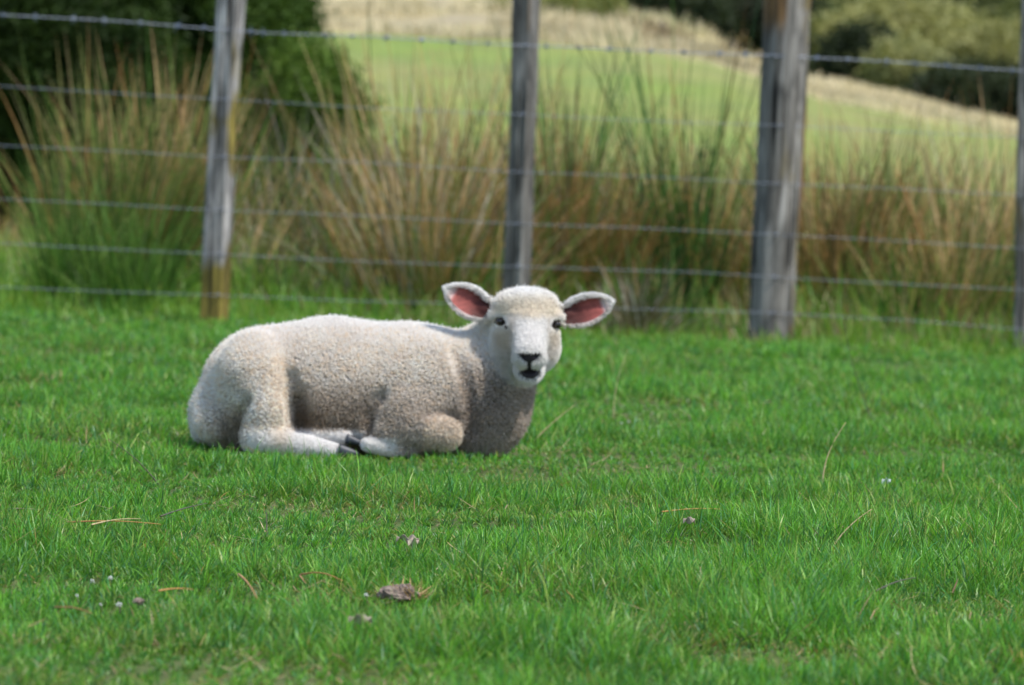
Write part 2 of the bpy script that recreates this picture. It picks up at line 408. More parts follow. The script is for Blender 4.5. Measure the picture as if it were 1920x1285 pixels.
# rough dry tussocks on the bank
n = 45000
Y = 79.5 + 25 * rng.random(n); px_ = 350 + 1700 * rng.random(n); X = (px_ - 960) * Y / FPX
kp = fbm(X * 0.9, Y * 0.35, 231, 3) > 0.40 + 0.15 * rng.random(n) + 0.25 * smooth(1150, 500, px_); X = X[kp]; Y = Y[kp]; n = len(X)
tn = rng.random((n, 1)); cl = fbm(X * 0.7, Y * 0.3, 241, 3)[:, None]
base = (np.array([0.58, 0.50, 0.33]) * tn + np.array([0.40, 0.34, 0.20]) * (1 - tn)) * (0.45 + 1.1 * cl)
vv = blades(np.stack([X, Y, terrain_z(X, Y) - 0.02], -1), (0.10 + 0.28 * rng.random(n)) * (1 - 0.6 * smooth(1250, 1450, 960 + X * FPX / Y)) * (0.3 + 1.2 * cl[:, 0]), 0.02 + 0.025 * rng.random(n), rng.random(n) * 6.28, np.abs(rng.normal(0.3, 0.3, n)),
            np.abs(rng.normal(0.4, 0.4, n)), rng.random(n) * math.pi, base, base, 2)
dg = link('dry_tussock_grass', mesh_np('dry_tussock_grass', vv[0], vv[1], vv[2], M_rush, vv[3], False))
tag(dg, 'dry tan tussock grass on the far bank', 'dry grass', kind='stuff')

# ------------------------------------------------------------------ fence
def fence_Y(px): return 19.2 + (px / 1920.0) * 0.95
fence = empty('fence', (0, 19.7, 0))
tag(fence, 'post and wire farm fence with barbed top wire behind the lamb', 'fence')
FO = Vector((0, 19.7, 0))

def tube_mesh(name, pts, rad, mat, sides=6, close=True):
    pts = [Vector(p) for p in pts]
    V = []; F = []
    rad = rad if hasattr(rad, '__len__') else [rad] * len(pts)
    for i, p in enumerate(pts):
        t = (pts[min(i + 1, len(pts) - 1)] - pts[max(i - 1, 0)]).normalized()
        up = Vector((0, 0, 1)) if abs(t.z) < 0.9 else Vector((1, 0, 0))
        a = t.cross(up).normalized(); b = t.cross(a)
        for s in range(sides):
            an = 2 * math.pi * s / sides
            V.append(p + (a * math.cos(an) + b * math.sin(an)) * rad[i])
    for i in range(len(pts) - 1):
        for s in range(sides):
            F.append((i * sides + s, i * sides + (s + 1) % sides, (i + 1) * sides + (s + 1) % sides, (i + 1) * sides + s))
    F.append(tuple(range(sides))[::-1]); F.append(tuple((len(pts) - 1) * sides + s for s in range(sides)))
    me = bpy.data.meshes.new(name); me.from_pydata([tuple(v) for v in V], [], F)
    for p in me.polygons: p.use_smooth = True
    if mat: me.materials.append(mat)
    return me

WIRES = [
    [(0, 28), (250, 42), (500, 62), (700, 70), (970, 85), (1200, 95), (1440, 104), (1700, 118), (1920, 133)],
    [(0, 162), (390, 185), (700, 203), (970, 215), (1250, 228), (1460, 236), (1700, 247), (1920, 259)],
    [(0, 273), (390, 293), (700, 306), (970, 323), (1250, 333), (1460, 345), (1700, 355), (1920, 366)],
    [(0, 373), (390, 393), (700, 406), (970, 420), (1250, 430), (1460, 440), (1920, 466)],
    [(0, 457), (390, 476), (600, 487), (950, 500), (1300, 510), (1460, 521), (1920, 544)],
    [(0, 539), (380, 553), (600, 562), (1300, 582), (1460, 588), (1700, 600), (1920, 619)],
    [(0, 598), (390, 616), (950, 636), (1280, 646), (1420, 652), (1920, 676)],
]
def wire_pts(w, n=60, x0=-500, x1=2450):
    xs = np.linspace(x0, x1, n); px = [p[0] for p in w]; py = [p[1] for p in w]
    sl = (py[-1] - py[0]) / 1920.0
    out = []
    for x in xs:
        y = np.interp(x, px, py)
        if x < px[0]: y = py[0] + (x - px[0]) * sl
        if x > px[-1]: y = py[-1] + (x - px[-1]) * sl
        y += 0.5 * math.sin(x * 0.013 + py[0])
        out.append(P(x, y, fence_Y(x)) - FO)
    return out
for i, wv in enumerate(WIRES):
    pts = wire_pts(wv)
    if i == 0:
        fine = wire_pts(wv, 700)
        V0 = []; parts_ = []
        me_all = None
        vs, fs = [], []
        for ph in (0, math.pi):
            tw = [p + Vector((0, math.cos(k * 1.1 + ph) * 0.0017, math.sin(k * 1.1 + ph) * 0.0017)) for k, p in enumerate(fine)]
            me = tube_mesh('t', tw, 0.00115, None, 5)
            o = len(vs); vs += [tuple(v.co) for v in me.vertices]; fs += [tuple(i_ + o for i_ in p.vertices) for p in me.polygons]
            bpy.data.meshes.remove(me)
        me = bpy.data.meshes.new('barbed_wire'); me.from_pydata(vs, [], fs); me.materials.append(M_wire)
        bw = link('barbed_wire', me, fence)
        # barbs: one knot mesh with four prongs, repeated along the wire
        vs, fs = [], []
        prongs = [((-.004, 0, 0), (-.008, -.010, .014)), ((-.002, 0, 0), (.004, .010, .013)), ((.002, 0, 0), (-.002, -.010, -.013)), ((.004, 0, 0), (.010, .010, -.012))]
        def addt(pts_, r_):
            me = tube_mesh('t', pts_, r_, None, 5); o = len(vs)
            vs.extend(tuple(v.co) for v in me.vertices); fs.extend(tuple(i_ + o for i_ in p.vertices) for p in me.polygons)
            bpy.data.meshes.remove(me)
        for a_, b_ in prongs: addt([Vector(a_), Vector(b_)], [0.0019, 0.0006])
        coil = [Vector((-.007 + .014 * t / 30, math.cos(t * .9) * .0046, math.sin(t * .9) * .0046)) for t in range(31)]
        addt(coil, 0.0019)
        bm_ = bpy.data.meshes.new('barb'); bm_.from_pydata(vs, [], fs); bm_.materials.append(M_wire)
        for bx in [-60, 5, 66, 137, 195, 263, 333, 382, 470, 493, 532, 610, 660, 724, 790, 850, 915, 1024, 1085, 1141, 1220, 1282, 1350, 1397, 1448, 1467, 1530, 1590, 1662, 1716, 1776, 1838, 1897, 1960]:
            y = np.interp(bx, [p[0] for p in wv], [p[1] for p in wv])
            b = link('barb', bm_, bw); b.location = P(bx, y, fence_Y(bx)) - FO
            b.rotation_euler = (random.uniform(0, 6.28), 0, 0); b.scale = [random.uniform(0.9, 1.3)] * 3
    else:
        link('wire', tube_mesh('wire', pts, 0.00115, M_wire, 6), fence)

def post_mesh(name, p_bot, p_top, kind, w_b, w_t, yaw, mat, lich, brown, seed):
    """split or round timber post following a leaning axis, with knots and irregular surface; lich/brown = f(t, x)"""
    nseg = 60; ns = 28
    V = []; C = []; F = []
    rr = random.Random(seed)
    ph = rr.uniform(0, 6)
    for i in range(nseg + 1):
        t = i / nseg
        c = p_bot.lerp(p_top, t)
        c = c + Vector((math.sin(t * 4 + ph) * 0.004, 0, 0))
        hw = (w_b * (1 - t) + w_t * t) / 2
        for s in range(ns):
            an = 2 * math.pi * s / ns
            ca, sa = math.cos(an), math.sin(an)
            if kind == 'square':
                k = 1 / max(abs(ca), abs(sa)); k = min(k, 1.26)
                x, y = ca * k * hw, sa * k * hw
            else:
                x, y = ca * hw, sa * hw
            q = Vector((x * 6 + seed, y * 6, t * 5.0))
            dn = (mnoise.noise(Vector((x * 60 + seed, y * 60, t * 6))) * 0.004 + mnoise.noise(q) * 0.004)
            # drying cracks
            if kind == 'round':
                for ca0 in (4.3, 4.75, 5.2):
                    dd_ = abs(an - ca0 - 0.06 * math.sin(t * 7 + ca0))
                    if dd_ < 0.12: dn -= 0.006 * (1 - dd_ / 0.12)
            r_ = math.hypot(x, y); x *= 1 + dn / r_; y *= 1 + dn / r_
            xr = x * math.cos(yaw) - y * math.sin(yaw); yr = x * math.sin(yaw) + y * math.cos(yaw)
            V.append(c + Vector((xr, yr, 0)))
            C.append((lich(t, xr / hw), brown(t, xr / hw), 0))
    for i in range(nseg):
        for s in range(ns):
            F.append((i * ns + s, i * ns + (s + 1) % ns, (i + 1) * ns + (s + 1) % ns, (i + 1) * ns + s))
    F.append(tuple(nseg * ns + s for s in range(ns)))
    me = bpy.data.meshes.new(name); me.from_pydata([tuple(v) for v in V], [], F)
    for p in me.polygons[:-1]: p.use_smooth = kind == 'round'
    ca = me.color_attributes.new('col', 'FLOAT_COLOR', 'POINT')
    ca.data.foreach_set('color', np.array([(*c, 1) for c in C], np.float32).ravel())
    me.materials.append(mat)
    return me
def H(v): return v - FO
def mkpost(bot, top, kind, wb, wt, yaw, mat, lich, brown, seed, label, back=0.05):
    Yb = fence_Y(bot[0]) + back
    pb = P(bot[0], bot[1], Yb); pt = P(top[0], top[1], Yb)
    d = (pt - pb).normalized(); pb = pb - d * 0.12
    o = link('post', post_mesh('post', H(pb), H(pt), kind, wb, wt, yaw, mat, lich, brown, seed), fence)
    o['label'] = label; return o
mkpost((400, 616), (437, -70), 'square', 0.088, 0.090, math.radians(-17), M_wood_pale,
       lambda t, x: 0.40 * float(smooth(0.33, 0.20, t)) + 0.16 * (x > 0.45) * (t > .45) + 0.22 * max(0, 1 - abs(t - 0.60) / 0.09),
       lambda t, x: 0.5 * max(0, 1 - t / 0.12) * (x < 0), 11, 'slim pale split post with yellow lichen at its foot', 0.062)
mkpost((964, 640), (989, -75), 'square', 0.082, 0.084, math.radians(-27), M_wood_grey,
       lambda t, x: 0.10 * max(0, 1 - t / 0.2), lambda t, x: 0.55 * (0.2 < x < 0.5) * (t > .82), 23, 'slim grey split post right behind the lamb', 0.062)
mkpost((1446, 646), (1478, -80), 'round', 0.172, 0.180, 0.3, M_wood_grey,
       lambda t, x: 0.16 * (x > 0.7) + 0.10 * (t < 0.1) + 0.16 * (t > .88) * (x > .3), lambda t, x: 0.85 * (x < -0.1) * smooth(0.80, 0.86, t) + 0.6 * (x > .7) * (t < .12), 37,
       'thick round grey strainer post with long drying cracks', 0.092)
mkpost((1911, 660), (1931, -60), 'square', 0.045, 0.045, math.radians(-20), M_wood_grey, lambda t, x: 0.0, lambda t, x: 0.3 * (t < .1), 41,
       'narrow dark batten at the right end', 0.034)
Yb = fence_Y(1500) + 0.10
br = link('batten', post_mesh('batten', H(P(1492, 420, Yb + .07)), H(P(1516, -70, Yb + .07)), 'square', 0.030, 0.034, 0.3, M_wood_brown,
          lambda t, x: 0.1, lambda t, x: 0.2, 51), fence)
# staples that hold the wires on the posts
for pxs, base in ((( 403, 432), None), ((964, 987), None), ((1446, 1476), None)):
    for i, wv in enumerate(WIRES[:6]):
        y = None
        for x in range(int(pxs[0]) - 6, int(pxs[1]) + 10):
            yy = np.interp(x, [p[0] for p in wv], [p[1] for p in wv])
            ax = pxs[0] + (616 - yy) / 616 * (pxs[1] - pxs[0])
            if abs(ax - x) < 1.2: y = yy; xx = x
        if y is None: continue
        c0 = H(P(xx, y, fence_Y(xx)))
        pts = [c0 + Vector((0.002 * s_, 0.012 - 0.018 * math.cos(s_ * .45) if False else 0.010 - 0.016 * math.cos((s_) * 0.5), 0.008 * math.sin(s_ * 0.5))) for s_ in range(-3, 4)]
        link('staple', tube_mesh('staple', pts, 0.0022, M_wire, 5), fence)

# ------------------------------------------------------------------ rush clumps
GREEN = np.array([0.062, 0.165, 0.018]); LGREEN = np.array([0.17, 0.29, 0.045]); BROWN = np.array([0.40, 0.175, 0.06])
TAN = np.array([0.66, 0.42, 0.21]); PALE = np.array([0.50, 0.44, 0.38]); DARKG = np.array([0.022, 0.075, 0.022]); DBROWN = np.array([0.11, 0.055, 0.025])
def rush(px, base_py, Y, half_px, height, n, mix, label, spread=0.30, tipmix=0.6, hvar=0.35, width=0.004, name='rush_clump', cat='rush clump', group='rush clumps behind the fence'):
    if group.startswith('rush'): Y -= 0.75; base_py += 14; height *= 1.02 if px < 700 else 1.14; n = int(n * 1.1)
    s = FPX / Y; n = int(n * 0.8) if n > 200 else n; width = width * 1.3
    c = P(px, base_py, Y); rx = half_px / s
    cx, cy = c.x, Y; cz = float(terrain_z(cx, cy))
    an = rng.random(n) * 2 * math.pi; rad = np.sqrt(rng.random(n))
    ox = np.cos(an) * rad * rx; oy = np.sin(an) * rad * min(rx, 0.35)
    # sub-clumps so that the outline is uneven
    kx = rng.normal(0, rx * 0.6, 9); kk = rng.integers(0, 9, n)
    kh = 0.62 + 0.54 * rng.random(9)
    sub = rng.random(n) < 0.55
    ox = np.where(sub, kx[kk] + rng.normal(0, rx * 0.16, n), ox)
    hl = height * 1.06 * (0.88 - hvar + hvar * 2.0 * rng.random(n) ** 1.6) * kh[kk]
    az = np.arctan2(oy + rng.normal(0, 0.12, n), ox + rng.normal(0, 0.16, n))
    lean = np.abs(ox / max(rx, 0.01)) * spread * 0.7 + np.abs(rng.normal(0, spread * 0.65, n))
    curl = np.abs(rng.normal(0.10, 0.18, n))
    bent = rng.random(n) < 0.17
    curl = np.where(bent, curl + rng.random(n) * 1.3, curl)
    cols = np.array([m[0] for m in mix]); ws = np.array([m[1] for m in mix], float); ws /= ws.sum()
    # colour goes with the sub-clump so that stems of one hue stand together
    pick = rng.choice(len(mix), n, p=ws); kp = rng.choice(len(mix), 9, p=ws)
    pick = np.where(sub & (rng.random(n) < 0.45), kp[kk], pick)
    base = cols[pick] * (0.7 + 0.6 * rng.random((n, 1)))
    tipc = base * (1 - tipmix * rng.random((n, 1))) + TAN * 0.8 * tipmix * rng.random((n, 1))
    rootc = base * 0.45 + GREEN * 0.55
    blk = (rng.random(n) < 0.20)[:, None]; tipc = np.where(blk, tipc * 0.35, tipc); rootc = np.where(blk, rootc * 0.35, rootc)
    v = blades(np.stack([ox, oy, np.full(n, -0.03)], -1), hl, width * (0.6 + 0.7 * rng.random(n)), az, lean, curl, rng.normal(0, 0.7, n), rootc, tipc, 5, cpow=1.7)
    o = link(name, mesh_np(name, v[0], v[1], v[2], M_rush, v[3], False), None, (cx, cy, cz))
    return tag(o, label, cat, group)

rush(190, 540, 21.6, 82, 0.84, 1300, [(GREEN, 5), (LGREEN, 2), (BROWN, 1.5), (TAN, 1.2)], 'large green rush clump with tan tips left of the slim lichened post', 0.26)
rush(315, 545, 21.8, 78, 0.90, 1100, [(GREEN, 3.5), (LGREEN, 1), (BROWN, 2), (TAN, 2)], 'brown tipped rush clump touching the left side of the pale post', 0.26)
rush(505, 520, 22.6, 105, 0.68, 560, [(PALE, 3), (GREEN, 4), (DARKG, 2), (TAN, 1)], 'thin grey dry stalks just right of the pale post', 0.32, 0.5, 0.5, 0.0035)
rush(620, 525, 22.2, 80, 0.62, 520, [(PALE, 2), (TAN, 1), (GREEN, 4), (DARKG, 2), (BROWN, 1)], 'pale sparse stalks above the middle of the lamb back', 0.38, 0.5, 0.5, 0.0035)
rush(800, 545, 21.6, 95, 0.80, 850, [(TAN, 3), (BROWN, 3), (GREEN, 3), (PALE, 1.5)], 'tangled orange tan rush clump left of the grey slim post', 0.42, 0.4)
rush(890, 550, 22.4, 62, 0.86, 620, [(BROWN, 3), (TAN, 3), (LGREEN, 2)], 'narrow tan rush clump tight against the grey slim post', 0.26, 0.4)
rush(1070, 530, 22.0, 92, 0.74, 1250, [(BROWN, 4), (DBROWN, 3), (GREEN, 2.5), (TAN, 1)], 'dense dark brown rush clump right of the grey slim post', 0.36, 0.25, 0.3)
rush(1050, 520, 22.3, 22, 1.12, 60, [(DARKG, 4), (GREEN, 2)], 'tall dark green spears rising out of the brown clump', 0.22, 0.1, 0.2, 0.006)
rush(1180, 540, 22.6, 70, 0.66, 700, [(TAN, 3), (LGREEN, 2.5), (BROWN, 1), (PALE, 1)], 'pale straw coloured clump between brown rushes and dark spears', 0.42, 0.5)
rush(1275, 545, 22.0, 50, 0.96, 260, [(DARKG, 5), (GREEN, 2), (BROWN, 1)], 'tall dark green rush spears left of the thick post', 0.20, 0.15, 0.4, 0.005)
rush(1345, 550, 22.2, 62, 0.68, 560, [(TAN, 2.5), (BROWN, 2), (GREEN, 2.5)], 'mixed brown and green clump touching the thick post', 0.35, 0.4)
rush(1565, 560, 22.0, 75, 0.78, 800, [(DBROWN, 3), (BROWN, 4), (GREEN, 2), (TAN, 1.5)], 'reddish brown rush clump on the right of the thick post', 0.34, 0.35)
rush(1680, 565, 22.4, 85, 0.76, 880, [(BROWN, 3), (GREEN, 4), (TAN, 2), (DBROWN, 1.5)], 'broad brown and green rush clump midway between thick post and right batten', 0.38, 0.4)
rush(1790, 575, 21.8, 60, 0.62, 480, [(TAN, 3), (LGREEN, 2.5), (BROWN, 1.5)], 'low tan clump leaning left near the right batten', 0.45, 0.5)
rush(1880, 575, 22.3, 60, 0.80, 560, [(GREEN, 2), (BROWN, 2.5), (TAN, 2.5), (PALE, 1)], 'rush clump behind the right end batten', 0.30, 0.5)
rush(-20, 470, 27, 50, 0.45, 380, [(BROWN, 4), (DBROWN, 2), (TAN, 1)], 'brown rush clump cut by the left picture edge', 0.35, 0.4)
rush(760, 540, 22.5, 80, 0.92, 420, [(TAN, 3), (BROWN, 2), (LGREEN, 2), (GREEN, 1.5)], 'tall loose tan clump against the green hill left of the grey slim post', 0.20)
rush(985, 545, 23.0, 70, 0.95, 380, [(TAN, 2), (BROWN, 3), (GREEN, 3)], 'tall brown and green clump directly behind the grey slim post', 0.24)
rush(1120, 540, 23.2, 90, 0.84, 330, [(LGREEN, 5), (TAN, 2), (GREEN, 1)], 'tall pale green clump rising over the dark brown one', 0.24)
rush(1345, 550, 23.2, 85, 0.74, 320, [(LGREEN, 4), (TAN, 2.5), (BROWN, 1)], 'tall yellow green clump left of the thick post', 0.26)
rush(1600, 560, 22.9, 90, 0.76, 340, [(LGREEN, 3), (BROWN, 2), (DBROWN, 1), (TAN, 1)], 'tall mixed clump behind the reddish brown one', 0.28)
rush(1755, 570, 23.0, 95, 0.66, 340, [(LGREEN, 4), (TAN, 3)], 'tall pale green clump behind the low tan one', 0.28)
rush(225, 545, 20.9, 70, 0.5, 420, [(GREEN, 6), (LGREEN, 2)], 'low vivid green rushes at the foot of the large left clump', 0.30, 0.15)
rush(112, 545, 21.0, 30, 0.55, 300, [(GREEN, 6), (LGREEN, 2)], 'short green rushes at the far left end of the clumps', 0.30, 0.2)
rush(1700, 575, 21.7, 60, 0.42, 380, [(GREEN, 5), (LGREEN, 3), (TAN, 1)], 'low green tussock in front of the broad brown and green clump', 0.40, 0.2)
rush(1235, 560, 21.4, 55, 0.38, 300, [(GREEN, 4), (DARKG, 2), (TAN, 1)], 'low green tussock at the foot of the dark spears', 0.40, 0.2)
rush(1860, 580, 21.8, 40, 0.46, 320, [(GREEN, 5), (DARKG, 3)], 'low dark green tussock just left of the right batten', 0.25, 0.15)
rush(485, 548, 21.5, 50, 0.36, 300, [(GREEN, 4), (LGREEN, 2), (DARKG, 1)], 'low green tussock right of the foot of the pale post', 0.40, 0.2)
rush(640, 552, 21.6, 60, 0.34, 320, [(GREEN, 4), (LGREEN, 3), (PALE, 1)], 'low green tussock behind the middle of the lamb back', 0.45, 0.3)
rush(845, 556, 21.5, 50, 0.36, 280, [(GREEN, 4), (DARKG, 2), (BROWN, 1)], 'low green tussock behind the ear that points left', 0.40, 0.2)
# dead bracken-like heap beside the thick post
rush(1185, 625, 20.15, 55, 0.26, 700, [(np.array([0.16, 0.11, 0.09]), 4), (DBROWN, 2), (PALE, 1)], 'low heap of dead brown stems in front of the fence', 1.0, 0.2, 0.5, 0.005, 'dead_stem_heap', 'dead plant', 'dead stem heaps')
# tall thin seed stalks standing among the rushes
for (px, by, Yd, hgt, nn, lab) in [(1900, 560, 22.8, 0.75, 60, 'tall reddish seed stalks above the right end batten'), (640, 520, 22.8, 0.72, 28, 'few tall pale seed stalks in front of the dark bush'),
                         (800, 520, 22.9, 0.86, 46, 'tall tan seed stalks against the green hill'), (1240, 520, 23.0, 0.9, 34, 'tall thin seed stalks left of the dark spears')]:
    rush(px, by, Yd, 75, hgt, nn, [(TAN, 2), (BROWN, 2), (PALE, 2)], lab, 0.22, 0.3, 0.4, 0.0036, 'seed_stalks', 'seed stalks', 'seed stalks among the rushes')

# ------------------------------------------------------------------ trees and bushes
def leaf_cloud(blobs, leaf, colA, colB, seed=0, shell=0.55):
    """blobs: (x,y,z, rx,ry,rz, n); leaf-sized bent quads scattered through and around each lump"""
    r_ = np.random.default_rng(seed)
    Vs, Fs, Cs = [], [], []
    off = 0
    for (x, y, z, rx, ry, rz, n) in blobs:
        d = r_.normal(size=(n, 3)); d /= np.linalg.norm(d, axis=1)[:, None]
        rad = shell + (1.08 - shell) * r_.random(n) ** 0.6
        lump = 0.84 + 0.32 * fbm(np.arctan2(d[:, 1], d[:, 0]) * 2.3 + x * 3, d[:, 2] * 3.4 + z, seed, 3)
        p = np.array([x, y, z]) + d * (rad * lump)[:, None] * np.array([rx, ry, rz])
        # twig clusters
        m = max(6, n // 28); ki = r_.integers(0, m, n); p = p[ki] * 0.55 + p * 0.45 if False else p[ki] + (r_.normal(size=(n, 3)) * leaf * 2.6)
        u = r_.normal(size=(n, 3)); u /= np.linalg.norm(u, axis=1)[:, None]
        v = np.cross(u, r_.normal(size=(n, 3))); v /= np.linalg.norm(v, axis=1)[:, None]
        s = leaf * (0.6 + 0.8 * r_.random((n, 1)))
        q = np.stack([p - u * s, p + v * s * 0.42, p + u * s, p - v * s * 0.42], 1)
        Vs.append(q.reshape(-1, 3)); Fs.append((off + np.arange(4 * n))); off += 4 * n
        kf = 1 / (leaf * 14)
        tone = r_.random((n, 1)) * 0.25 + 0.2 * r_.random((m, 1))[ki] + 0.55 * smooth(0.3, 0.7, fbm(p[:, 0] * kf + p[:, 1] * kf * .5, p[:, 2] * kf * 1.3, seed % 40, 3))[:, None]  # low-frequency noise paints lighter highlight clumps into the leaf colour
        cc = colA * (1 - tone) + colB * tone
        Cs.append(np.repeat(cc, 4, 0))
    V = np.concatenate(Vs); F = np.concatenate(Fs)
    return V, F, np.full(len(F) // 4, 4), np.concatenate(Cs)

def tree(name, loc, blobs, leaf, colA, colB, trunk_h, trunk_r, label, cat, group, seed, shell=0.5):
    t = tag(empty(name, loc), label, cat, group)
    v = leaf_cloud(blobs, leaf, np.array(colA), np.array(colB), seed, shell)
    link('crown', mesh_np('crown', v[0], v[1], v[2], M_leaf, v[3], False), t)
    vs, fs = [], []
    def add(pts, rads):
        me = tube_mesh('t', pts, rads, None, 8); o = len(vs)
        vs.extend(tuple(q.co) for q in me.vertices); fs.extend(tuple(i_ + o for i_ in p.vertices) for p in me.polygons); bpy.data.meshes.remove(me)
    top = Vector((0, 0, trunk_h))
    add([Vector((0, 0, -0.3)), Vector((trunk_r * .4, 0, trunk_h * .4)), top], [trunk_r * 1.3, trunk_r, trunk_r * .75])
    rr = random.Random(seed)
    for b in blobs[:8]:
        e = Vector(b[:3]); mid = top.lerp(e, 0.5) + Vector((rr.uniform(-.1, .1), rr.uniform(-.1, .1), 0.1)) * trunk_h * .4
        add([top * rr.uniform(.75, 1), mid, e], [trunk_r * .5, trunk_r * .33, trunk_r * .12])
    me = bpy.data.meshes.new('trunk'); me.from_pydata(vs, [], fs); me.materials.append(M_bark)
    for p in me.polygons: p.use_smooth = True
    link('trunk', me, t)
    return t

def px_blobs(Y, origin, lst, dens):
    """lumps given by where they show in the photo (px, py, half width, half height, depth offset)"""
    out = []
    for (px, py, hw, hh, dy) in lst:
        s = FPX / (Y + dy); c = P(px, py, Y + dy) - origin
        rx, rz = hw / s, hh / s
        out.append((c.x, c.y, c.z, rx, max(rx, rz) * 0.8, rz, int(dens * hw * hh / 1000)))
    return out
# dark evergreen bushes at the left, just beyond the rushes
def bush(px, base_py, Y, lumps, dens, leaf, cA, cB, label, seed, trunk_h=1.0):
    gx = P(px, base_py, Y).x; o = Vector((gx, Y, float(terrain_z(gx, Y))))
    return tree('bush', o, px_blobs(Y, o, lumps, dens), leaf, cA, cB, trunk_h, 0.09, label, 'bush', 'dark evergreen bushes behind the rushes', seed, 0.35)
DKA, DKB = (0.016, 0.036, 0.007), (0.060, 0.110, 0.018)
bush(120, 430, 36, [(20, 60, 150, 120, 0), (180, 20, 140, 110, .5), (60, 220, 150, 130, .4), (220, 170, 130, 120, 0), (160, 320, 150, 100, .6), (-60, 330, 130, 100, .8), (20, -120, 180, 120, .6), (260, -90, 150, 110, .8)],
     1700, 0.025, (0.010, 0.022, 0.005), (0.036, 0.066, 0.012), 'nearly black evergreen bush at the left edge of the field', 101, 1.2)
bush(460, 430, 37, [(400, 30, 130, 110, 0), (500, 40, 90, 90, .3), (420, 180, 130, 110, 0), (330, 300, 140, 110, .2), (500, -90, 90, 90, .5), (350, -100, 140, 110, .5), (520, 300, 120, 90, .3)],
     1700, 0.025, DKA, DKB, 'tall dark green bush right behind the pale lichened post', 102, 1.2)
bush(600, 430, 35.5, [(580, 150, 68, 62, 0), (610, 200, 72, 66, -.2), (530, 240, 90, 80, .2), (620, 300, 62, 66, .1), (560, 350, 100, 70, 0), (640, 372, 65, 50, 0)],
     1700, 0.024, (0.030, 0.060, 0.010), (0.115, 0.190, 0.030), 'rounded green bush lobe bulging toward the hill', 103, 0.8)
bush(700, 430, 33, [(670, 330, 40, 50, 0), (650, 360, 50, 50, .2), (705, 390, 35, 30, 0)],
     800, 0.03, (0.04, 0.07, 0.016), (0.12, 0.17, 0.04), 'low scrubby bush at the right foot of the dark bushes', 104, 0.4)

# shrubs on the tan ridge
def shrub(px, base_py, Y, lumps, cA, cB, label, seed, dens=600, leaf=0.07):
    gx = P(px, base_py, Y).x; o = Vector((gx, Y, float(terrain_z(gx, Y))))
    return tree('shrub', o, px_blobs(Y, o, lumps, dens), leaf, cA, cB, 0.35, 0.05, label, 'shrub', 'shrubs on the dry ridge', seed, 0.3)
OLA, OLB = (0.10, 0.12, 0.035), (0.24, 0.26, 0.08)
shrub(958, 35, 97, [(950, 15, 24, 26, 0), (975, 25, 20, 18, 0)], OLA, OLB, 'round olive shrub above the slim grey post', 201)
shrub(1030, 60, 95, [(1015, 35, 24, 28, 0), (1050, 20, 34, 30, 0), (1085, 38, 30, 22, 0)], OLA, OLB, 'olive shrub on the dry ridge right of the grey post', 202)
shrub(1110, 45, 98, [(1090, 0, 50, 35, 0), (1130, 18, 26, 20, 0)], OLA, (0.26, 0.28, 0.09), 'taller pale shrub at the dark wood edge', 203)
shrub(1240, 95, 92, [(1220, 84, 36, 15, 0), (1262, 88, 24, 12, 0)], (0.20, 0.15, 0.09), (0.36, 0.28, 0.17), 'low brown shrub on the tan bank', 204)
shrub(1370, 140, 90, [(1360, 122, 30, 18, 0), (1390, 130, 24, 14, 0)], (0.22, 0.17, 0.10), (0.38, 0.30, 0.18), 'low brown shrub left of the thick post', 205)

# far wood behind the ridge, every crown its own tree; some black ones added as shade gaps
def far_tree(px, top_py, Y, hw, h_px, cA, cB, label, seed, n=5200, leaf=0.095):
    s = FPX / Y; gx = P(px, top_py, Y).x; gz = float(terrain_z(gx, Y)); o = Vector((gx, Y, gz))
    topz = P(px, top_py, Y).z - gz; r = hw / s; hh = h_px / s
    rr = random.Random(seed); bl = []
    for k in range(6):
        a_ = rr.uniform(0, 6.28); q = rr.uniform(0.35, 0.72)
        ex = math.cos(a_) * r * q; ey = math.sin(a_) * r * q
        br_ = r * rr.uniform(0.36, 0.52); bz = topz - hh * (0.25 + 0.55 * q * q) - rr.uniform(0, .1) * hh
        bl.append((ex, ey, bz, br_, br_, hh * rr.uniform(0.22, 0.32), n // 3))
    bl.append((0, 0, topz - hh * .38, r * .6, r * .6, hh * .34, n // 2))
    return tree('tree', o, bl, leaf, cA, cB, max(0.6, topz - hh * .7), 0.16, label, 'tree', 'trees of the far wood', seed, 0.78)
YA, YB = (0.19, 0.19, 0.07), (0.40, 0.39, 0.16)
GA, GB = (0.08, 0.10, 0.035), (0.20, 0.23, 0.08)
BA, BB = (0.014, 0.022, 0.010), (0.05, 0.065, 0.03)
far_tree(1700, 8, 128, 150, 120, YA, YB, 'broad olive crowned tree right of the thick post', 301, 5200)
far_tree(1850, 62, 125, 105, 100, YA, YB, 'pale domed tree at the right edge of the wood', 302, 4200)
far_tree(1560, 40, 136, 70, 120, GA, GB, 'green tree just right of the thick post', 303)
far_tree(1695, 100, 121, 62, 85, GA, YB, 'small green tree under the broad olive crown', 304, 2600)
far_tree(1905, -30, 150, 140, 130, BA, GB, 'dark tree in the upper right corner', 305)
far_tree(1560, -60, 150, 120, 130, GA, GB, 'green tree top behind the thick post', 306)
far_tree(1795, 150, 119, 70, 75, BA, BB, 'black tree added as the shade gap in the hollow under the crowns', 307)  # black leaves stand in for the deep shade below the domes
far_tree(1890, 160, 119, 62, 75, BA, BB, 'black tree added as the shade gap at the right end of the hollow', 308)  # added dark crown, its colour plays the shade in the hollow
far_tree(1620, 78, 124, 62, 85, BA, BB, 'dark tree added as the shade gap beside the green one', 309)  # added dark crown whose colour paints the shaded gap
far_tree(1400, -70, 130, 110, 170, BA, (0.07, 0.08, 0.05), 'grey dark tree left of the thick post', 310)
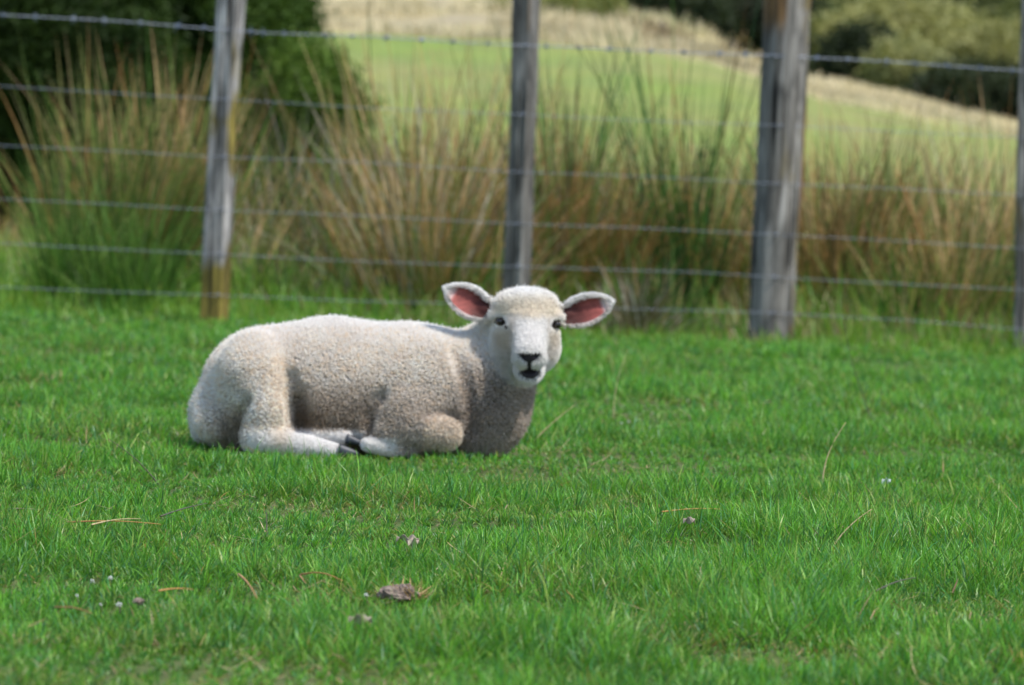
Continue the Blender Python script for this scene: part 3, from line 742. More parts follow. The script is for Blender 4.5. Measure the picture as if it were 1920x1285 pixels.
far_tree(1270, -60, 128, 120, 160, BA, (0.06, 0.08, 0.04), 'dark tree at the middle of the wood edge', 311)
far_tree(1170, -80, 130, 80, 130, BA, BB, 'darkest tree at the left end of the wood edge', 312)
far_tree(1340, 30, 137, 90, 110, BA, GA, 'low dark tree behind the tan bank', 313)
far_tree(1480, 40, 140, 90, 130, BA, BB, 'dark tree hidden by the thick post', 314)
far_tree(1700, -90, 165, 150, 140, BA, GB, 'far green tree above the broad olive crown', 315)
far_tree(2050, 60, 140, 130, 160, GA, GB, 'green tree beyond the right batten', 316)

# ------------------------------------------------------------------ lamb (implicit body, surface nets)
LS = 950.0                                   # photo pixels per metre at the lamb
D1 = FPX / LS
L0 = P(700, 860, D1)
def lamb_world(p):                           # p: (n,3) px, up, depth(away +)
    q = np.stack([p[:, 0] - 700, p[:, 1], -p[:, 2]], -1) / LS
    return q @ np.array(M3).T + np.array(L0)

VOX = 2.3
gx0, gx1, gv0, gv1, gd0, gd1 = 335, 1165, -30, 345, -235, 165
ax = np.arange(gx0, gx1, VOX); av = np.arange(gv0, gv1, VOX); ad = np.arange(gd0, gd1, VOX)
SD = np.full((len(ax), len(av), len(ad)), 60.0, np.float32)

def _box(c0, c1, m):
    lo = np.minimum(c0, c1) - m; hi = np.maximum(c0, c1) + m
    s = []
    for a_, l, h in ((ax, lo[0], hi[0]), (av, lo[1], hi[1]), (ad, lo[2], hi[2])):
        s.append(slice(max(0, int((l - a_[0]) / VOX)), min(len(a_), int((h - a_[0]) / VOX) + 2)))
    g = np.meshgrid(ax[s[0]], av[s[1]], ad[s[2]], indexing='ij')
    return tuple(s), np.stack(g, -1).astype(np.float32)

def v3(px, py, d): return np.array([px, 860 - py, d], float)

def smin(a, b, k):
    h = np.clip(0.5 + 0.5 * (b - a) / k, 0, 1)
    return b * (1 - h) + a * h - k * h * (1 - h)

def sd_cone(p, a, b, r1, r2):
    ba = b - a; l2 = float(ba @ ba); rr_ = r1 - r2; a2 = l2 - rr_ * rr_; il2 = 1.0 / l2
    pa = p - a; y = pa @ ba; z = y - l2
    x2 = ((pa * l2 - y[..., None] * ba) ** 2).sum(-1)
    y2 = y * y * l2; z2 = z * z * l2
    k = np.sign(rr_) * rr_ * rr_ * x2
    d = (np.sqrt(x2 * a2 * il2) + y * rr_) * il2 - r1
    m1 = np.sign(z) * a2 * z2 > k; m2 = np.sign(y) * a2 * y2 < k
    d = np.where(m2, np.sqrt(x2 + y2) * il2 - r1, d)
    d = np.where(m1, np.sqrt(x2 + z2) * il2 - r2, d)
    return d
def sd_ell(p, c, r, R=None):
    q = p - c
    if R is not None: q = q @ R            # columns of R = local axes
    r = np.asarray(r, float)
    k0 = np.sqrt(((q / r) ** 2).sum(-1)); k1 = np.sqrt(((q / (r * r)) ** 2).sum(-1)) + 1e-9
    return k0 * (k0 - 1.0) / k1
def add_cone(a, b, r1, r2, k=20):
    s, p = _box(a, b, max(r1, r2) + k + 8); SD[s] = smin(SD[s], sd_cone(p, a, b, r1, r2), k)
def add_ell(c, r, k=20, R=None):
    s, p = _box(c, c, max(r) + k + 8); SD[s] = smin(SD[s], sd_ell(p, c, r, R), k)
def sub_ell(c, r, k=6, R=None):
    s, p = _box(c, c, max(r) + k + 8); SD[s] = -smin(-SD[s], sd_ell(p, c, r, R), k)

# trunk of the body
add_cone(v3(500, 738, 15), v3(620, 731, 5), 124, 131, 4)
add_cone(v3(620, 731, 5), v3(770, 740, 0), 131, 129, 20)
add_cone(v3(770, 740, 0), v3(872, 748, 2), 129, 125, 20)
add_ell(v3(600, 772, 5), (190, 88, 134), 25)
# chest and neck rising to the head
add_ell(v3(886, 768, -20), (82, 84, 88), 30)
add_cone(v3(889, 758, -20), v3(953, 670, -8), 82, 64, 24)
add_cone(v3(890, 692, 12), v3(950, 628, 0), 60, 58, 20)
# rump, tail
add_ell(v3(420, 775, 0), (64, 60, 90), 24)
add_cone(v3(378, 782, 10), v3(374, 814, -12), 16, 11, 14)
# near thigh and stifle
add_ell(v3(478, 715, -72), (66, 95, 56), 22)
add_cone(v3(482, 700, -88), v3(505, 775, -118), 56, 40, 16)
add_cone(v3(502, 770, -120), v3(492, 815, -128), 40, 28, 12)
# far hind leg under the rump (dark gap between)
add_ell(v3(400, 790, -60), (34, 34, 36), 12)
# hind cannon bones and pasterns
add_cone(v3(490, 817, -130), v3(566, 831, -138), 31, 21, 12)
add_cone(v3(566, 831, -138), v3(628, 844, -148), 19, 14, 8)
add_cone(v3(530, 806, -108), v3(606, 811, -116), 22, 14, 10)
add_cone(v3(606, 811, -116), v3(648, 817, -120), 13, 12, 6)
# shoulder, elbow, folded fore leg
add_ell(v3(800, 720, -70), (84, 84, 54), 24)
add_ell(v3(768, 775, -98), (82, 64, 54), 12)
add_cone(v3(775, 795, -118), v3(836, 812, -136), 44, 32, 10)
add_ell(v3(748, 806, -112), (64, 34, 40), 12)
add_cone(v3(770, 840, -124), v3(692, 829, -136), 18, 13, 5)
def groove(pts_, r, k=9, deep=0.0):
    for (a_, b_) in zip(pts_[:-1], pts_[1:]):
        n_ = max(2, int(math.hypot(a_[0] - b_[0], a_[1] - b_[1]) / (r * 0.45)))
        for q_ in range(n_):
            t_ = q_ / n_; px_ = a_[0] + (b_[0] - a_[0]) * t_; py_ = a_[1] + (b_[1] - a_[1]) * t_
            col_ = SDC[int((px_ - gx0) / VOX), int((860 - py_ - gv0) / VOX)]
            ins_ = np.where(col_ < 0)[0]
            if len(ins_): sub_ell(v3(px_, py_, ad[ins_[0]] - r * 0.45 + deep), (r, r, r), k)
SDC = SD.copy()
groove([(553, 700), (556, 735)], 12, 12, 4)
groove([(560, 738), (564, 770), (568, 806)], 24, 11, 10)
groove([(563, 750), (568, 800)], 16, 8, 30)
groove([(724, 734), (714, 748)], 6, 12)
groove([(716, 742), (697, 772), (689, 815)], 12, 10)
groove([(800, 772), (835, 768), (866, 786)], 8, 8)
groove([(858, 655), (872, 700), (884, 750), (890, 815)], 13, 12)
groove([(470, 745), (455, 780), (458, 815)], 10, 12)

# head
HX = 987
add_ell(v3(HX - 1, 605, -70), (61, 56, 66), 18)            # cranium
add_ell(v3(HX - 1, 650, -62), (64, 55, 56), 20)            # cheeks and jaw
add_cone(v3(990, 618, -112), v3(992, 660, -163), 38, 27, 18)   # face to nose
add_ell(v3(993, 669, -158), (30, 20, 24), 8)               # upper lip pads
add_cone(v3(992, 690, -118), v3(993, 700, -146), 26, 17, 10)   # lower jaw, chin
add_ell(v3(986, 571, -88), (60, 30, 42), 9)
add_ell(v3(990, 578, -108), (46, 14, 22), 6)              # woolly forelock
# brow ridges over eyes, cheek bone
add_ell(v3(936, 589, -96), (20, 7, 13), 12)
add_ell(v3(1043, 594, -92), (15, 7, 13), 12)
# eye sockets
sub_ell(v3(932, 604, -120), (10, 8, 12), 5)
sub_ell(v3(1049, 609, -112), (9, 8, 12), 5)
# slight hollows at the side of the nose bridge
sub_ell(v3(948, 640, -150), (14, 26, 18), 14)
sub_ell(v3(1036, 642, -150), (12, 26, 18), 14)
# mouth and nostrils
sub_ell(v3(993, 694, -172), (19, 7, 20), 3)
sub_ell(v3(981, 668, -186), (5, 3.2, 7), 2)
sub_ell(v3(1004, 668, -186), (5, 3.2, 7), 2)

# ears: leaf shaped cups opening to the camera
def ear_frame(base, tip, tw):
    e1 = (tip - base); L = np.linalg.norm(e1); e1 = e1 / L
    n = np.array(tw, float); n = n - (n @ e1) * e1; n /= np.linalg.norm(n)
    e2 = np.cross(n, e1)
    return np.stack([e1, e2, n], 1), L
EARS = [(v3(922, 586, -62), v3(836, 538, -58), (0.10, 0.18, -1.0), 31), (v3(1050, 594, -60), v3(1148, 563, -52), (0.10, 0.10, -1.0), 30)]
EF = []
for base, tip, tw, hwid in EARS:
    R, L = ear_frame(base, tip, tw)
    EF.append((R, L, base, hwid))
    s, p = _box(base, tip, 46)
    q = (p - base) @ R
    u = q[..., 0] / L
    # half width along the ear, leaf like with a pointed tip
    uc = np.clip(u, 0, 1)
    wd = hwid * (np.sin(np.pi * np.clip(uc * 0.86 + 0.12, 0, 1)) ** 0.75) * (1 - 0.12 * uc)
    wd = np.maximum(wd * np.clip((1.02 - u) / 0.16, 0, 1) ** 0.5, 0.5)
    v = q[..., 1] / wd
    bowl = 13 * (1 - u * 0.55) * (1 - np.clip(np.abs(v), 0, 1.3) ** 2)      # dished: middle lies further back
    nn_ = q[..., 2] + bowl
    th = 3.3 + 1.5 * (1 - uc)
    dn = np.abs(nn_) - th
    dw = (np.abs(v) - 1) * wd * 0.9
    du = np.maximum(q[..., 0] - L, -q[..., 0] - 6)
    dd3 = np.maximum(np.maximum(dn, dw), du) * 0.8
    SD[s] = smin(SD[s], dd3.astype(np.float32), 5)
    # fleshy root of the ear
    rb = base + R[:, 0] * 2 - R[:, 2] * 12
    add_cone(rb - R[:, 0] * 6, rb + R[:, 0] * 16, 17, 9, 8)

def surface_nets(S):
    ins = S < 0
    c = [ins[i:ins.shape[0] - 1 + i, j:ins.shape[1] - 1 + j, k:ins.shape[2] - 1 + k] for i in (0, 1) for j in (0, 1) for k in (0, 1)]
    cnt = sum(x.astype(np.int8) for x in c)
    act = (cnt > 0) & (cnt < 8)
    idx = np.argwhere(act)
    ids = np.full(act.shape, -1, np.int64); ids[act] = np.arange(len(idx))
    acc = np.zeros((len(idx), 3)); num = np.zeros(len(idx))
    cor = [(i, j, k) for i in (0, 1) for j in (0, 1) for k in (0, 1)]
    val = {o: S[idx[:, 0] + o[0], idx[:, 1] + o[1], idx[:, 2] + o[2]].astype(float) for o in cor}
    for a_ in cor:
        for b_ in cor:
            if sum(abs(x - y) for x, y in zip(a_, b_)) == 1 and a_ < b_:
                va, vb = val[a_], val[b_]; m = (va < 0) != (vb < 0)
                t = np.where(m, va / np.where(m, va - vb, 1), 0)
                pt = np.array(a_) + t[:, None] * (np.array(b_) - np.array(a_))
                acc[m] += pt[m]; num[m] += 1
    V = idx + acc / num[:, None]
    Fq = []
    for axis in range(3):
        sl0 = [slice(None)] * 3; sl1 = [slice(None)] * 3
        sl0[axis] = slice(0, -1); sl1[axis] = slice(1, None)
        A = ins[tuple(sl0)]; B = ins[tuple(sl1)]
        e = np.argwhere(A != B); flip = A[tuple(e.T)]
        o1, o2 = [(1, 2), (2, 0), (0, 1)][axis]
        ok = (e[:, o1] > 0) & (e[:, o2] > 0) & (e[:, o1] < act.shape[o1]) & (e[:, o2] < act.shape[o2]); e = e[ok]; flip = flip[ok]
        def g(d1, d2):
            q = e.copy(); q[:, o1] -= d1; q[:, o2] -= d2; return ids[tuple(q.T)]
        qd = np.stack([g(1, 1), g(0, 1), g(0, 0), g(1, 0)], 1)
        qd[~flip] = qd[~flip][:, ::-1]
        Fq.append(qd)
    return V, np.concatenate(Fq)
V, Fq = surface_nets(SD)
Fq = Fq[(Fq >= 0).all(1)]
V = V * VOX + np.array([ax[0], av[0], ad[0]])
# keep only the big body piece (no specks): smooth twice
def vsmooth(V, F, it, lam=0.5):
    for _ in range(it):
        s_ = np.zeros_like(V); n_ = np.zeros(len(V))
        for a_, b_ in ((0, 1), (1, 2), (2, 3), (3, 0)):
            np.add.at(s_, F[:, a_], V[F[:, b_]]); np.add.at(n_, F[:, a_], 1)
            np.add.at(s_, F[:, b_], V[F[:, a_]]); np.add.at(n_, F[:, b_], 1)
        V = V + lam * (s_ / np.maximum(n_, 1)[:, None] - V)
    return V
V = vsmooth(V, Fq, 2)
def vnormals(V, F):
    n = np.cross(V[F[:, 2]] - V[F[:, 0]], V[F[:, 3]] - V[F[:, 1]])
    out = np.zeros_like(V)
    for k_ in range(4): np.add.at(out, F[:, k_], n)
    return out / (np.linalg.norm(out, axis=1)[:, None] + 1e-9)
NV = vnormals(V, Fq)
if ((V - V.mean(0)) * NV).sum(1).mean() < 0: Fq = Fq[:, ::-1]; NV = -NV

X, PY, D = V[:, 0], 860 - V[:, 1], V[:, 2]
# ---- regions
def ear_coords(V):
    out = []
    for R, L, base, hwid in EF:
        q = (V - base) @ R; out.append((q[:, 0] / L, q[:, 1] / hwid, q[:, 2]))
    return out
def regions(V, NV):
    X, PY, D = V[:, 0], 860 - V[:, 1], V[:, 2]
    he = np.sqrt(((X - 987) / 74) ** 2 + ((PY - 636) / 92) ** 2)
    head = smooth(1.02, 0.93, he) * smooth(-20, -50, D)
    face = smooth(-70, -100, D) * head * smooth(575, 592, PY)
    jg = 9 * (fbm(X * 0.14, D * 0.10, 77, 3) - 0.5); capl = smooth(600, 588, PY + jg + 0.0016 * (X - 987) ** 2 - 0.04 * (X - 987)) * smooth(1.1, 0.98, he) * smooth(-20, -50, D)   # forelock
    ear = np.zeros(len(V)); pink = np.zeros(len(V))
    for (u, v, nn_), (R, L, base, hw) in zip(ear_coords(V), EF):
        near = (u > 0.06) & (u < 1.15) & (np.abs(v) < 1.2) & (np.abs(nn_) < 26)
        off = (X < 919) if base[0] < 980 else (X > 1055)
        e = near & off
        ear = np.maximum(ear, e.astype(float))
        facing = (NV @ R[:, 2])
        wloc = np.sin(np.pi * np.clip(np.clip(u, 0, 1) * 0.86 + 0.12, 0, 1)) ** 0.75
        rim = np.abs(v + 0.10 * (1 if base[0] < 980 else -1)) / np.maximum(wloc, 0.05)
        pk = e * smooth(0.0, 0.35, facing) * smooth(0.88, 0.66, rim) * smooth(0.91, 0.74, u)
        pink = np.maximum(pink, pk)
    legs = np.maximum(smooth(796, 812, PY) * smooth(455, 475, X) * smooth(700, 680, X) * smooth(-95, -105, D),
                      smooth(814, 822, PY + 0.0 * X) * smooth(664, 672, X) * smooth(765, 735, X) * smooth(-95, -105, D))
    shin = smooth(640, 690, PY) * smooth(30, 0, np.abs(X - (530 + 0 * PY))) * smooth(-95, -112, D) * (X < 560)
    knee = smooth(46, 30, np.hypot((X - 836) * 0.95, PY - 812)) * smooth(-100, -120, D)
    return face, head, capl, ear, pink, legs, shin, knee
face, head, capl, ear, pink, legs, shin, knee = regions(V, NV)

def fb3(p, s, o=3):
    return fbm(p[:, 0] * s + p[:, 2] * s * 0.7, p[:, 1] * s - p[:, 2] * s * 0.6, 9, o)
def coat_color(V, NV, reg):
    face, head, capl, ear, pink, legs, shin, knee = reg
    X, PY, D = V[:, 0], 860 - V[:, 1], V[:, 2]
    n1 = fb3(V, 0.02)[:, None]; n2 = fb3(V, 0.12, 2)[:, None]
    wool = np.array([0.91, 0.86, 0.80]) * (0.92 + 0.16 * n1)
    warm = np.array([0.80, 0.69, 0.57])
    k = (0.35 * smooth(0.45, 0.7, n2[:, 0]) * smooth(620, 700, PY))[:, None]; wool = wool * (1 - k) + warm * k
    # soiled belly, elbow and lower neck; belly shade is mixed into the dirt colour
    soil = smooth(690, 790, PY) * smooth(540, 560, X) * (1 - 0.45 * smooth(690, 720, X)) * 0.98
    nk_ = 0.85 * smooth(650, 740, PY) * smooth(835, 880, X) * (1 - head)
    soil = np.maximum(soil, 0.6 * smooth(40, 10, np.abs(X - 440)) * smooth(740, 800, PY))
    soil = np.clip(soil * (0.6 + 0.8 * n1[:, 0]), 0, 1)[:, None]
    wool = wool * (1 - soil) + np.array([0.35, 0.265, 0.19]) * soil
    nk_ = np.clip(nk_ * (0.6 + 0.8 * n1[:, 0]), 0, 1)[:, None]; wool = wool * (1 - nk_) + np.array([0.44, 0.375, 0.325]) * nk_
    c = wool
    white = np.array([0.80, 0.775, 0.74]) * (0.93 + 0.10 * n2)
    fk = np.clip(np.maximum(face, ear), 0, 1)[:, None]
    c = c * (1 - fk) + white * fk
    hk = (head * (1 - fk[:, 0]))[:, None]; c = c * (1 - hk) + np.array([0.82, 0.79, 0.73]) * hk
    ck = (capl * (0.25 + 0.75 * smooth(548, 580, PY)))[:, None]; c = c * (1 - ck) + np.array([0.88, 0.80, 0.68]) * ck + 0 * c
    tk_ = (capl * smooth(565, 545, PY))[:, None]; c = c * (1 - tk_) + np.array([0.93, 0.90, 0.86]) * tk_
    lk = legs[:, None]; c = c * (1 - lk) + np.array([0.88, 0.85, 0.82]) * lk
    sk = np.maximum(shin * 0.55, knee * 0.6)[:, None]; c = c * (1 - sk) + np.array([0.84, 0.73, 0.60]) * sk
    # greyish cream cheeks beside the white blaze and muzzle
    bz = smooth(34, 22, np.abs(X - 996 + (PY - 600) * 0.03)) * smooth(590, 600, PY)
    bz = np.maximum(bz, smooth(1.15, 0.9, np.sqrt(((X - 993) / 38) ** 2 + ((PY - 690) / 36) ** 2)))
    eyp = np.maximum(smooth(24, 14, np.hypot(X - 938, (PY - 604) * 1.0)), smooth(21, 12, np.hypot(X - 1043, (PY - 609) * 1.0)))
    ckk = (np.clip(face * (1 - ear) * (1 - capl) - np.maximum(bz, eyp), 0, 1) * 0.75)[:, None]
    c = c * (1 - ckk) + np.array([0.66, 0.60, 0.53]) * (0.9 + 0.2 * n2) * ckk
    # cream flush beside the nose bridge, tear stain
    fl = (smooth(26, 8, np.hypot(X - 945, (PY - 632) * 0.8)) + smooth(20, 6, np.hypot(X - 1040, (PY - 632) * 0.8)))[:, None] * face[:, None] * 0.5
    c = c * (1 - fl) + np.array([0.66, 0.56, 0.43]) * fl
    pk = pink[:, None]
    u1 = fb3(V, 0.09, 2)[:, None]
    uu_ = np.where(X < 980, (922 - X) / 86, (X - 1050) / 98)[:, None]
    dk_ = 1 - 0.80 * smooth(0.75, 0.10, uu_ + (PY[:, None] - 580) * -0.005)
    st_ = fbm(uu_[:, 0] * 3, PY * 0.22 + X * 0.06, 44, 3)[:, None]
    pc = np.array([0.235, 0.060, 0.050]) * (0.35 + 0.6 * u1 + 0.75 * st_) * dk_
    c = c * (1 - pk) + pc * pk
    return c
cols = coat_color(V, NV, (face, head, capl, ear, pink, legs, shin, knee))
# nose leather, philtrum, mouth
fr = D < -120
def nose_mask(X, PY, D):
    t = np.clip((PY - 660) / 20, 0, 1)
    wN = 18 * (1 - t ** 1.7) + 3.6
    nose = (PY > 659 + 0.010 * (X - 992) ** 2 * 0.6) & (PY < 689) & (np.abs(X - 992.5) < wN)
    mouth = ((X - 993.5) / (19 - 0.30 * (PY - 695))) ** 2 + ((PY - 698.0 - 0.006 * (X - 993.5) ** 2) / 11.5) ** 2 < 1
    return (nose | (mouth & (PY > 684))) & (D < -125)
nm = nose_mask(X, PY, D)
cols[nm] = (0.024, 0.020, 0.024)
# eye rims
for ex, ey in ((938, 603), (1043, 608.5)):
    m = (np.hypot((X - ex) / 10.5, (PY - ey) / 8.5) < 1) & (D < -70); cols[m] = (0.03, 0.022, 0.02)

for ax_, ay_, bx_, by_ in ((947, 607, 952, 611),):
    tt = np.clip(((X - ax_) * (bx_ - ax_) + (PY - ay_) * (by_ - ay_)) / ((bx_ - ax_) ** 2 + (by_ - ay_) ** 2), 0, 1)
    m = (np.hypot(X - ax_ - tt * (bx_ - ax_), PY - ay_ - tt * (by_ - ay_)) < 2.4) & (D < -70); cols[m] = (0.10, 0.08, 0.075)
# sink the skin so that the wool tips lie on the measured outline
lenmap = 7.0 * (1 - np.clip(head * 0.55 + face + ear + legs + knee * .5, 0, 1)) + 1.5
Vs = V - NV * (lenmap * 0.55)[:, None]
Wp = lamb_world(Vs)
lamb_loc = Vector((float(L0.x), float(L0.y), 0.0))
lamb = tag(empty('lamb', lamb_loc), 'white woolly lamb lying on the grass with its head turned to the camera', 'lamb')
M_skin = attr_mat('lamb skin', 0.7, 0.25, 120, 0.06)
uw = (1 - np.clip(face + ear + legs + head + nm, 0, 1))[:, None]  # skin under the wool painted darker as shade between the locks
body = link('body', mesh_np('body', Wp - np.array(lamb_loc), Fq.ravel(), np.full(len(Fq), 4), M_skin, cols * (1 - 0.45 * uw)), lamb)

# ---- wool and hair strands
M_wool, nt, out = new_mat('wool')
at = nt.nodes.new('ShaderNodeAttribute'); at.attribute_name = 'col'
df = nt.nodes.new('ShaderNodeBsdfDiffuse'); tr = nt.nodes.new('ShaderNodeBsdfTranslucent')
mx = nt.nodes.new('ShaderNodeMixShader'); mx.inputs[0].default_value = 0.35
nt.links.new(at.outputs['Color'], df.inputs[0]); nt.links.new(at.outputs['Color'], tr.inputs[0])
nt.links.new(df.outputs[0], mx.inputs[1]); nt.links.new(tr.outputs[0], mx.inputs[2]); nt.links.new(mx.outputs[0], out.inputs[0])

tri = np.concatenate([Fq[:, [0, 1, 2]], Fq[:, [0, 2, 3]]])
A_ = np.linalg.norm(np.cross(V[tri[:, 1]] - V[tri[:, 0]], V[tri[:, 2]] - V[tri[:, 0]]), axis=1) / 2
def scatter(n, weight_v):
    w_ = A_ * weight_v[tri].mean(1); w_ = w_ / w_.sum()
    t = rng.choice(len(tri), n, p=w_)
    a_, b_ = rng.random(n), rng.random(n); f = a_ + b_ > 1; a_[f] = 1 - a_[f]; b_[f] = 1 - b_[f]
    T = tri[t]; c0 = (1 - a_ - b_)[:, None]; a_ = a_[:, None]; b_ = b_[:, None]
    g = lambda arr: arr[T[:, 0]] * c0 + arr[T[:, 1]] * a_ + arr[T[:, 2]] * b_
    return g(Vs), g(V), g(NV), g(cols), T[:, 0]

def strands(name, roots, pts, radii, colsN):
    hc = bpy.data.hair_curves.new(name); n, k_ = pts.shape[:2]
    hc.add_curves([k_] * n)
    hc.points.foreach_set('position', pts.reshape(-1, 3).astype(np.float32).ravel())
    ra = hc.attributes.get('radius') or hc.attributes.new('radius', 'FLOAT', 'POINT')
    ra.data.foreach_set('value', radii.astype(np.float32).ravel())
    ca = hc.attributes.new('col', 'FLOAT_COLOR', 'CURVE')
    c4 = np.ones((n, 4), np.float32); c4[:, :3] = colsN; ca.data.foreach_set('color', c4.ravel())
    hc.materials.append(M_wool)
    return link(name, hc, lamb)

# wool: crimped locks drawn together into little knops
seen = smooth(120, 60, D) * 0.8 + 0.2
seen = seen * np.where(PY > 850, 0.1, 1.0)
ww = (1 - np.clip(face * (1 - capl) + ear + legs, 0, 1)) * seen * (~nm) * (pink < 0.05)
NW = 300000
R0, R1, RN, RC, RI = scatter(NW, ww)
stray = rng.random(NW) < 0.04
hd = head[RI]; ln = (7.5 * (1 - 0.60 * hd * (1 - 0.45 * capl[RI])) * (1 - 0.4 * knee[RI]) * (1 - .3 * shin[RI])) * (0.75 + 0.5 * rng.random(NW))
nk = 75000
ks = R1[rng.choice(NW, nk, replace=False)]
kd = kdtree.KDTree(nk)
for i, p in enumerate(ks): kd.insert(p, i)
kd.balance()
ki = np.fromiter((kd.find(p)[1] for p in R1), int, NW)
kn = rng.normal(size=(nk, 3)) * 0.16
ln = np.where(stray, ln * 1.5, ln)
tone = 0.92 + 0.13 * rng.random(nk) ** 0.7
kpy = 860 - ks[:, 1]; kdirt = np.clip(smooth(660, 760, kpy) * 0.8 + smooth(640, 700, kpy) * smooth(840, 890, ks[:, 0]), 0, 1)
tone = tone * (1 + kdirt * (rng.random(nk) - 0.52) * 0.65)
warmk = rng.random(nk) < 0.22
grav = np.array([0, -1.0, 0])
dirn = RN + kn[ki] + grav * 0.18; dirn /= np.linalg.norm(dirn, axis=1)[:, None]
NP = 6
pts = np.zeros((NW, NP, 3))
ph = rng.random(NW) * 6.28
t1 = np.cross(dirn, rng.normal(size=(NW, 3))); t1 /= np.linalg.norm(t1, axis=1)[:, None]; t2 = np.cross(dirn, t1)
ctr = ks[ki] - R1; ctr -= (ctr * RN).sum(1)[:, None] * RN
for s_ in range(NP):
    t = s_ / (NP - 1)
    cr_ = 0.9 * (0.3 + t) 
    pts[:, s_] = R0 + dirn * (ln * t)[:, None] + ctr * (0.36 * t ** 1.2) + (t1 * np.cos(ph + t * 7.5)[:, None] + t2 * np.sin(ph + t * 7.5)[:, None]) * cr_
RW = lamb_world(pts.reshape(-1, 3)).reshape(NW, NP, 3) - np.array(lamb_loc)
rad = np.tile(np.array([0.42, 0.42, 0.40, 0.36, 0.30, 0.16]) / LS, (NW, 1))
RC = np.where(warmk[ki][:, None] & (R1[:, 1:2] < 245), RC * np.array([1.0, 0.92, 0.82]), RC)
strands('wool', None, RW, rad, np.clip(RC * tone[ki][:, None] * (0.9 + 0.2 * rng.random((NW, 1))), 0, 0.95))

# short smooth hair on face, ears and lower legs
fw = np.clip(face + legs + ear * 0.8 + head * 0.3, 0, 1) * (~nm) * (pink < 0.45) * seen
for ex, ey in ((938, 603), (1043, 608.5)):
    fw = fw * (np.hypot((X - ex) / 14, (PY - ey) / 12) > 1)
NF = 60000
R0, R1, RN, RC, RI = scatter(NF, fw)
isleg = legs[RI][:, None]; isear = ear[RI][:, None]
outw = np.stack([(R1[:, 0] - 990) * 0.012, -np.ones(NF) * 0.9, np.zeros(NF)], -1)
outw = np.where(isleg > 0.5, np.array([0.9, -0.2, 0]), outw)
outw = np.where(isear > 0.5, np.stack([np.sign(R1[:, 0] - 987) * 1.0, -0.25 * np.ones(NF), np.zeros(NF)], -1), outw)
dirn = RN * 0.55 + outw + rng.normal(size=(NF, 3)) * 0.2; dirn /= np.linalg.norm(dirn, axis=1)[:, None]
ln = (4.0 + 3.5 * rng.random(NF)) * np.where(isear[:, 0] > .5, 1.25, 1.0)
pts = np.stack([R0 + dirn * (ln * t)[:, None] + RN * (1.6 * math.sin(t * 3.0)) for t in (0, .33, .66, 1)], 1)
RW = lamb_world(pts.reshape(-1, 3)).reshape(NF, 4, 3) - np.array(lamb_loc)
rad = np.tile(np.array([0.42, 0.40, 0.32, 0.12]) / LS, (NF, 1))
RCw = RC * (1 - pink[RI][:, None]) + np.array([0.8, 0.72, 0.68]) * pink[RI][:, None]
strands('short_hair', None, RW, rad, np.clip(RCw * (0.92 + 0.16 * rng.random((NF, 1))), 0, 0.92))

# ---- eyes
M_eye = flat_mat('eye', (0.012, 0.008, 0.006), 0.06, 0, 0.6)
def ball(name, c, r, mat, squash=(1, 1, 1), n=20):
    vs, fs = [], []
    for i in range(n + 1):
        th = math.pi * i / n
        for j in range(2 * n):
            p_ = math.pi * j / n
            vs.append((c[0] + r * squash[0] * math.sin(th) * math.cos(p_), c[1] + r * squash[1] * math.cos(th), c[2] + r * squash[2] * math.sin(th) * math.sin(p_)))
    for i in range(n):
        for j in range(2 * n):
            fs.append((i * 2 * n + j, i * 2 * n + (j + 1) % (2 * n), (i + 1) * 2 * n + (j + 1) % (2 * n), (i + 1) * 2 * n + j))
    W_ = lamb_world(np.array(vs)) - np.array(lamb_loc)
    me = bpy.data.meshes.new(name); me.from_pydata([tuple(v) for v in W_], [], fs)
    for p in me.polygons: p.use_smooth = True
    me.materials.append(mat); return link(name, me, lamb)
def surf_d(px, py):
    m = (np.abs(X - px) < 4) & (np.abs(PY - py) < 4) & (D < -40)
    return D[m].min() if m.any() else -100
for ex, ey in ((938, 603.5), (1043.5, 609)):
    ball('eye', v3(ex, ey, surf_d(ex, ey) + 2.2), 8.6, M_eye, (0.95, 0.90, 1))

# ---- hooves: cloven, two dark horny claws each
M_hoof = flat_mat('hoof horn', (0.022, 0.025, 0.032), 0.45, 0, 0.35, 60, (0.05, 0.055, 0.065))
def hoof(c, ang, L_, W2, H2, dsep):
    vs, fs = [], []
    ca, sa = math.cos(ang), math.sin(ang)
    for side in (-1, 1):
        o = len(vs); n, m = 10, 14
        for i in range(n + 1):
            t = i / n
            hh = H2 * (1 - t) ** 0.6 * (1 - 0.15 * t) + 1.2; wwid = W2 * (1 - 0.75 * t ** 2.2)
            for j in range(m):
                a_ = 2 * math.pi * j / m
                lx = -L_ * 0.3 + L_ * t; ly = math.sin(a_) * hh * (1 if math.sin(a_) > 0 else 0.8); lz = side * dsep + math.cos(a_) * wwid
                vs.append((c[0] + lx * ca + ly * sa, c[1] + ly * ca - lx * sa, c[2] + lz))
        for i in range(n):
            for j in range(m):
                fs.append((o + i * m + j, o + i * m + (j + 1) % m, o + (i + 1) * m + (j + 1) % m, o + (i + 1) * m + j))
        fs.append(tuple(o + n * m + j for j in range(m))); fs.append(tuple(o + j for j in range(m))[::-1])
    W_ = lamb_world(np.array(vs)) - np.array(lamb_loc)
    me = bpy.data.meshes.new('hoof'); me.from_pydata([tuple(v) for v in W_], [], fs)
    for p in me.polygons: p.use_smooth = True
    me.materials.append(M_hoof); return link('hoof', me, lamb)
hoof(v3(651, 845, -156), 0.12, 38, 8, 14, 7)
hoof(v3(663, 824, -130), 0.26, 34, 7.5, 10.5, 6)

